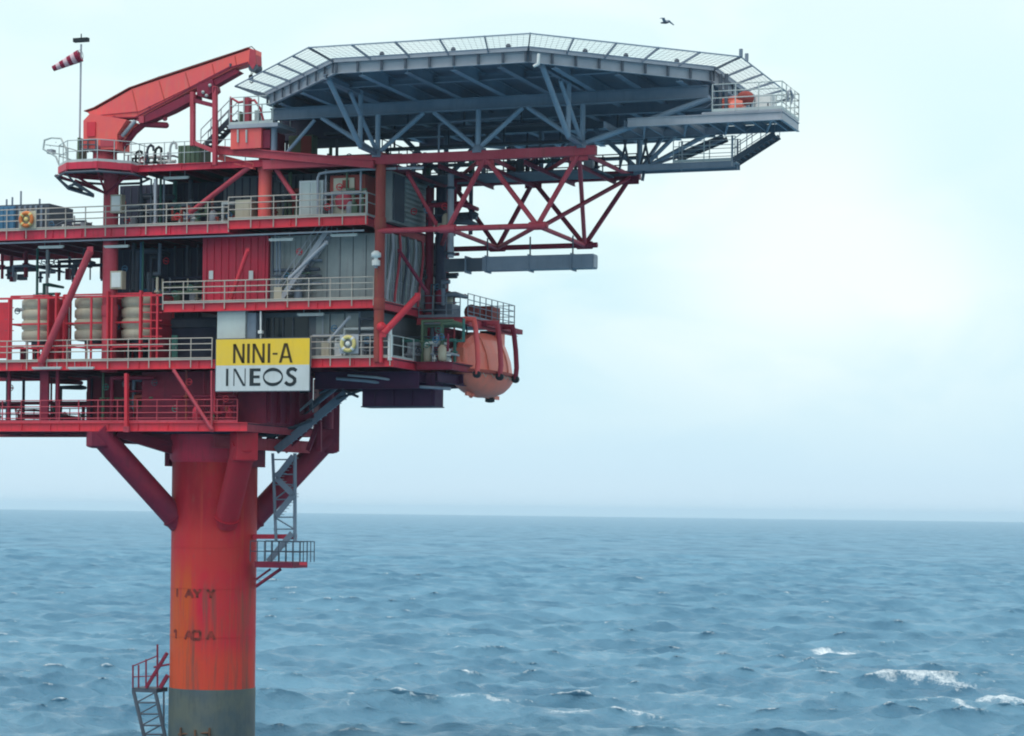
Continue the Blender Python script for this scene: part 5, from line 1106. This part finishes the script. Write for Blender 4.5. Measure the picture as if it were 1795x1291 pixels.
# bits hanging under the sign deck extension
for i, (xa, ya_, xb, yb_) in enumerate(((590, 700, 640, 682), (600, 684, 628, 696), (560, 690, 600, 668))):
    tag(B().tube(P(xa, ya_, 4.4), P(xb, yb_, 4.4), .07, 8).build('pipe_stub', DGREY), ('dark pipe stub nearest the stair foot under the deck', 'short dark stub crossing beside the crimson box', 'dark stub joining the stair to the deck')[i], 'pipe')
# boat landing ladder at the lower left of the column
bl = thing('boat_landing', 'dark steel boat landing ladder left of the column foot', 'boat landing', P(262, 1290, CYc - .6))
YB_ = CYc - .8
bp = lambda px, py, dy=0: P(px, py, YB_ + dy)
B().box(bp(231, 1213, -.5), bp(294, 1205, .7)).build('floor', DGREY, bl)
for dy in (-.5, .7):
    for (x, t_) in ((233, 1166), (243, 1166), (256, 1156)): B().tube(bp(x, 1206, dy), bp(x, t_, dy), .045, 6).build('post', DKRED, bl)
    B().tube(bp(276, 1206, dy), bp(276, 1130, dy), .05, 6).build('post', DKRED, bl)
    B().tube(bp(233, 1168, dy), bp(276, 1150, dy), .035, 6).build('rail', DKRED, bl); B().tube(bp(233, 1187, dy), bp(276, 1185, dy), .03, 6).build('rail', DKRED, bl)
    B().beam(bp(256, 1206, dy), bp(293, 1145, dy), .12, .16).build('diagonal', DKRED, bl)
    B().beam(bp(281, 1206, dy), bp(294, 1184, dy), .12, .2).build('diagonal', DKRED, bl)
    B().tube(bp(270, 1170, dy), bp(296, 1165, dy), .06, 6).build('rail', DKRED, bl)
    B().tube(bp(234, 1212, dy), bp(262, 1330, dy), .10, 8).build('leg', DGREY, bl); B().tube(bp(272, 1212, dy), bp(298, 1330, dy), .10, 8).build('leg', DGREY, bl)
    B().tube(bp(287, 1212, dy), bp(287, 1330, dy), .05, 6).build('leg', DGREY, bl)
    for py in (1232, 1252, 1272, 1288, 1306):
        u_ = (py - 1212) / 118.; B().tube(bp(234 + 28 * u_, py, dy), bp(272 + 26 * u_, py, dy), .05, 6).build('rung', DGREY, bl)
        B().tube(bp(234 + 28 * u_, py, dy), bp(268 + 26 * u_, py - 18, dy), .04, 6).build('lattice', DGREY, bl)
# rusty brackets on the splash zone
sb_ = thing('fender_bracket', 'rusty bracket frame low on the splash zone of the column', 'bracket', colpt(345, P(345, 1288, 2).z))
for pxa, pya, pxb, pyb in ((318, 1288, 372, 1286), (322, 1291, 322, 1276), (370, 1291, 370, 1277), (346, 1291, 346, 1280)):
    q0 = colpt(pxa, P(pxa, pya, 2.3).z); q1 = colpt(pxb, P(pxb, pyb, 2.3).z); nn = (q0 - V(CXc, CYc, q0.z)).normalized() * .12
    B().tube(q0 + nn, q1 + nn, .06, 6).build('member', RUSTY, sb_)
# ================================================================== SEAGULL
gl = P(1166, 40, -30.0)
gu = thing('seagull', 'small dark gull flying above the helideck', 'bird', gl)
b = B(); b.lathe(gl, [(.01, -.14), (.03, -.10), (.045, -.01), (.036, .06), (.027, .10), (.03, .12), (.012, .16)], 10, axis=(RV * -1 + DV * .4)); b.build('body', DGREY, gu)
def wing(sg):
    s_ = (DV * 1.0 + RV * .35) * sg * .6; r_ = RV * .6
    b = B(); base = [gl + r_ * .08, gl - r_ * .10]
    if sg > 0: pts = [(base[0], base[1]), (gl + s_ * .22 + r_ * .16 + UPV * .10, gl + s_ * .22 - r_ * .02 + UPV * .10), (gl + s_ * .5 + r_ * .36 + UPV * -.02, gl + s_ * .5 + r_ * .30 - UPV * .02)]
    else: pts = [(base[0], base[1]), (gl + s_ * .22 + r_ * .02 + UPV * .12, gl + s_ * .22 - r_ * .14 + UPV * .12), (gl + s_ * .5 - r_ * .1 + UPV * .06, gl + s_ * .5 - r_ * .16 + UPV * .06)]
    for k in range(2): b.prism([pts[k][0], pts[k][1], pts[k + 1][1], pts[k + 1][0]], (0, 0, .015))
    b.build('wing', GREY, gu)
wing(1); wing(-1)
# ================================================================== SEA
rs = np.random.RandomState(5)
def sea_mesh():
    # rings round the point below the ship the photograph was taken from, finest in the direction of the platform
    fwd = math.atan2(DV.y, DV.x)
    a1 = np.linspace(-16.5, 16.5, 400); a2 = np.linspace(16.8, 42, 70); a3 = np.linspace(45, 315, 40); a4 = -a2[::-1]
    ang = np.radians(np.concatenate([a4, a1, a2, a3])) + fwd
    rr = [4.0, 20., 40.]; r = 60.0
    while r < 11000:
        rr.append(r); r *= 1.0013 if r < 700 else (1.0028 if r < 3000 else 1.02)
    rr = np.array(rr); nr, na = len(rr), len(ang)
    RR, AA = np.meshgrid(rr, ang, indexing='ij'); x = (CAM.x + RR * np.cos(AA)).ravel(); y = (CAM.y + RR * np.sin(AA)).ravel(); r = RR.ravel()
    da = np.gradient(np.degrees(ang - fwd)); da = np.abs(np.radians(da)); lat = (RR * da[None, :]).ravel(); drr = np.gradient(rr); rad_ = np.repeat(drr, na); step = np.maximum(lat * .8, rad_)
    zz = np.zeros_like(x); dx = np.zeros_like(x); dy = np.zeros_like(x); jxx = np.zeros_like(x); jyy = np.zeros_like(x); jxy = np.zeros_like(x)
    N = 170; lam = np.exp(rs.uniform(math.log(0.9), math.log(30), N)); uns = np.full_like(x, .001); wd = math.atan2(-DV.y, -DV.x) + rad(8)
    for i in range(N):
        L = lam[i]; k = 2 * math.pi / L; sp = rad(15 + 12 * (1 - min(1, L / 12))); th = wd + rs.normal(0, 1) * sp; cx_, sy_ = math.cos(th), math.sin(th)
        A = 0.0125 * L * (1.0 if L < 3.5 else (3.5 / L) ** .95 if L < 18 else .36) * rs.uniform(.6, 1.3)
        att = np.clip((L / (2.2 * step) - 1) / .8, 0, 1); ph = rs.uniform(0, 6.283); w = k * (cx_ * x + sy_ * y) + ph; s, c = np.sin(w), np.cos(w); Q = .85
        zz += att * A * c; dx -= att * Q * A * cx_ * s; dy -= att * Q * A * sy_ * s
        uns += (1 - att) * .5 * (A * k) ** 2; t_ = att * Q * A * k * c; jxx -= t_ * cx_ * cx_; jyy -= t_ * sy_ * sy_; jxy -= t_ * cx_ * sy_
    J = (1 + jxx) * (1 + jyy) - jxy ** 2
    pt = np.sin(x * .11 + 1.3 * np.sin(y * .07)) * np.sin(y * .09 + 1.7 * np.sin(x * .05)); J2 = J - .10 * pt; th0 = np.percentile(J2[r < 500], .6); foam = np.clip((th0 - J2) / .14, 0, .8)
    # a few breaking crests where the photograph has them: (pixel on the water, length, height, heading of the crest)
    rv = np.array([RV.x, RV.y]); dv = np.array([DV.x, DV.y])
    for px, py, ln, hh, ang_, fo in ((1600, 1213, 6.5, .95, -.25, .85), (1690, 1238, 4.2, .5, -.30, .9), (1655, 1190, 4.0, .3, -.1, .5), (1778, 1228, 4.4, .7, .2, .85), (1485, 1148, 4.2, .55, -.15, 1.05), (1543, 1127, 2.2, .4, 0, 1.05), (1420, 1168, .8, .3, 0, .8), (785, 1190, 3.0, .4, .1, 1.1), (805, 1150, .7, .4, .3, .8),
                                  (1060, 1252, 4.6, .35, .0, .8), (860, 1244, 3.4, .3, .1, .75), (1470, 1230, 3.0, .5, .2, .2), (1720, 1022, 2.2, .3, 0, .7), (1765, 1026, 1.6, .3, 0, .7), (1390, 930, 7, .4, 0, .55), (1125, 952, 5, .3, 0, .6), (105, 905, 12, .5, 0, .5), (640, 1252, 2.2, .3, .1, .5), (930, 1068, 2.5, .3, 0, .5), (1730, 1070, 5, .3, -.1, .35), (710, 995, 3, .3, 0, .5)):
        q = PZ(px, py, 0.2); e0 = (x - q.x) * rv[0] + (y - q.y) * rv[1]; e1 = (x - q.x) * dv[0] + (y - q.y) * dv[1]
        ca, sa_ = math.cos(ang_), math.sin(ang_); u_ = e0 * ca + e1 * sa_; v_ = -e0 * sa_ + e1 * ca; v_ = v_ + .5 * np.sin(u_ * .7 + px) + .15 * np.sin(u_ * 2.1 + py)
        env = np.exp(-(u_ / ln) ** 2); prof = np.where(v_ > 0, np.exp(-(v_ / (3.2 + hh * 3)) ** 2), np.exp(-(v_ / 1.3) ** 2)); zz += hh * .8 * env * prof
        v2 = v_ + .22 * np.sin(u_ * 3.1 + py) + .12 * np.sin(u_ * 6.3 + px); fm = np.clip(np.exp(-(u_ / (ln * 1.0)) ** 4) * np.exp(-((v2 - .3) / (.75 + hh * .7)) ** 2) * 1.1 - .1, 0, 1) * fo; ft = .45 * fo * (.5 + .5 * np.sin(u_ * 2.3 + px) ** 2) * np.exp(-(u_ / (ln * 1.1)) ** 4) * np.exp(-((v2 - 2.0) / 2.6) ** 2); foam = np.maximum(foam, np.maximum(fm, ft))
    x = x + dx; y = y + dy
    co = np.empty((len(x), 3), np.float32); co[:, 0] = x; co[:, 1] = y; co[:, 2] = zz
    idx = np.arange(nr * na).reshape(nr, na); nx = np.roll(idx, -1, axis=1)
    f = np.stack([idx[:-1], nx[:-1], nx[1:], idx[1:]], -1).reshape(-1, 4)
    me = bpy.data.meshes.new('sea'); me.vertices.add(len(co)); me.vertices.foreach_set('co', co.ravel()); me.loops.add(f.size); me.loops.foreach_set('vertex_index', f.ravel().astype(np.int32))
    me.polygons.add(len(f)); me.polygons.foreach_set('loop_start', np.arange(0, f.size, 4, dtype=np.int32)); me.polygons.foreach_set('use_smooth', np.ones(len(f), bool)); me.update(calc_edges=True)
    at = me.attributes.new('foam', 'FLOAT', 'POINT'); at.data.foreach_set('value', foam.astype(np.float32))
    at = me.attributes.new('rough', 'FLOAT', 'POINT'); at.data.foreach_set('value', np.clip((1.3 * uns) ** .25 - .08, .09, .58).astype(np.float32))
    return me
sm = sea_mesh(); sea = bpy.data.objects.new('sea', sm); COL.objects.link(sea); sea['kind'] = 'structure'
m = bpy.data.materials.new('sea_water'); m.use_nodes = True; t = m.node_tree; bs = t.nodes['Principled BSDF']
tcn = t.nodes.new('ShaderNodeTexCoord'); geo = t.nodes.new('ShaderNodeNewGeometry')
def nz_(sc, det, rg, ms=(1, 1, 1)):
    mpn = t.nodes.new('ShaderNodeMapping'); mpn.inputs['Scale'].default_value = ms; mpn.inputs['Rotation'].default_value = (0, 0, -TH); t.links.new(tcn.outputs['Object'], mpn.inputs['Vector'])
    n = t.nodes.new('ShaderNodeTexNoise'); n.inputs['Scale'].default_value = sc; n.inputs['Detail'].default_value = det; n.inputs['Roughness'].default_value = rg; t.links.new(mpn.outputs[0], n.inputs['Vector']); return n
n1 = nz_(1.9, 7, .70, (.6, 1, 1)); n2 = nz_(.12, 4, .6, (.6, 1, 1)); n3 = nz_(3.4, 8, .78)
bn = t.nodes.new('ShaderNodeBump'); bn.inputs['Strength'].default_value = .8; bn.inputs['Distance'].default_value = .26; t.links.new(n1.outputs[0], bn.inputs['Height'])
bn2 = t.nodes.new('ShaderNodeBump'); bn2.inputs['Strength'].default_value = .5; bn2.inputs['Distance'].default_value = .9; t.links.new(n2.outputs[0], bn2.inputs['Height']); t.links.new(bn.outputs[0], bn2.inputs['Normal'])
t.links.new(bn2.outputs[0], bs.inputs['Normal'])
rw = t.nodes.new('ShaderNodeValToRGB'); rw.color_ramp.elements[0].position = .35; rw.color_ramp.elements[1].position = .65
rw.color_ramp.elements[0].color = (0.062, 0.178, 0.275, 1); rw.color_ramp.elements[1].color = (0.138, 0.30, 0.415, 1); t.links.new(n2.outputs[0], rw.inputs[0])
atn = t.nodes.new('ShaderNodeAttribute'); atn.attribute_name = 'foam'
fm = t.nodes.new('ShaderNodeMath'); fm.operation = 'ADD'; t.links.new(atn.outputs['Fac'], fm.inputs[0])
nm = t.nodes.new('ShaderNodeMath'); nm.operation = 'MULTIPLY_ADD'; nm.inputs[1].default_value = 2.2; nm.inputs[2].default_value = -1.25; t.links.new(n3.outputs[0], nm.inputs[0]); t.links.new(nm.outputs[0], fm.inputs[1])
fr = t.nodes.new('ShaderNodeMapRange'); fr.inputs['From Min'].default_value = .30; fr.inputs['From Max'].default_value = .95; t.links.new(fm.outputs[0], fr.inputs['Value'])
mxf = t.nodes.new('ShaderNodeMixRGB'); t.links.new(fr.outputs[0], mxf.inputs[0]); t.links.new(rw.outputs[0], mxf.inputs[1]); mxf.inputs[2].default_value = (.80, .86, .88, 1)
t.links.new(mxf.outputs[0], bs.inputs['Base Color'])
rg = t.nodes.new('ShaderNodeMapRange'); atr = t.nodes.new('ShaderNodeAttribute'); atr.attribute_name = 'rough'; t.links.new(atr.outputs['Fac'], rg.inputs['To Min']); rg.inputs['To Max'].default_value = .8; t.links.new(fr.outputs[0], rg.inputs['Value']); t.links.new(rg.outputs[0], bs.inputs['Roughness'])
bs.inputs['IOR'].default_value = 1.33
sm.materials.append(m)
# ================================================================== HAZE over the whole scene
hb = MB(); hb.box((CAM.x - 12500, CAM.y - 12500, -9.5), (CAM.x + 12500, CAM.y + 12500, 42))
hz = hb.build('haze', DGREY); hz['kind'] = 'stuff'
hm = bpy.data.materials.new('haze_air'); hm.use_nodes = True; t = hm.node_tree; t.nodes.remove(t.nodes['Principled BSDF'])
pv = t.nodes.new('ShaderNodeVolumePrincipled'); pv.inputs['Color'].default_value = (0.76, 0.91, 1.0, 1); pv.inputs['Density'].default_value = 0.00013; pv.inputs['Anisotropy'].default_value = 0.6
t.links.new(pv.outputs[0], t.nodes['Material Output'].inputs['Volume']); hz.data.materials.clear(); hz.data.materials.append(hm)
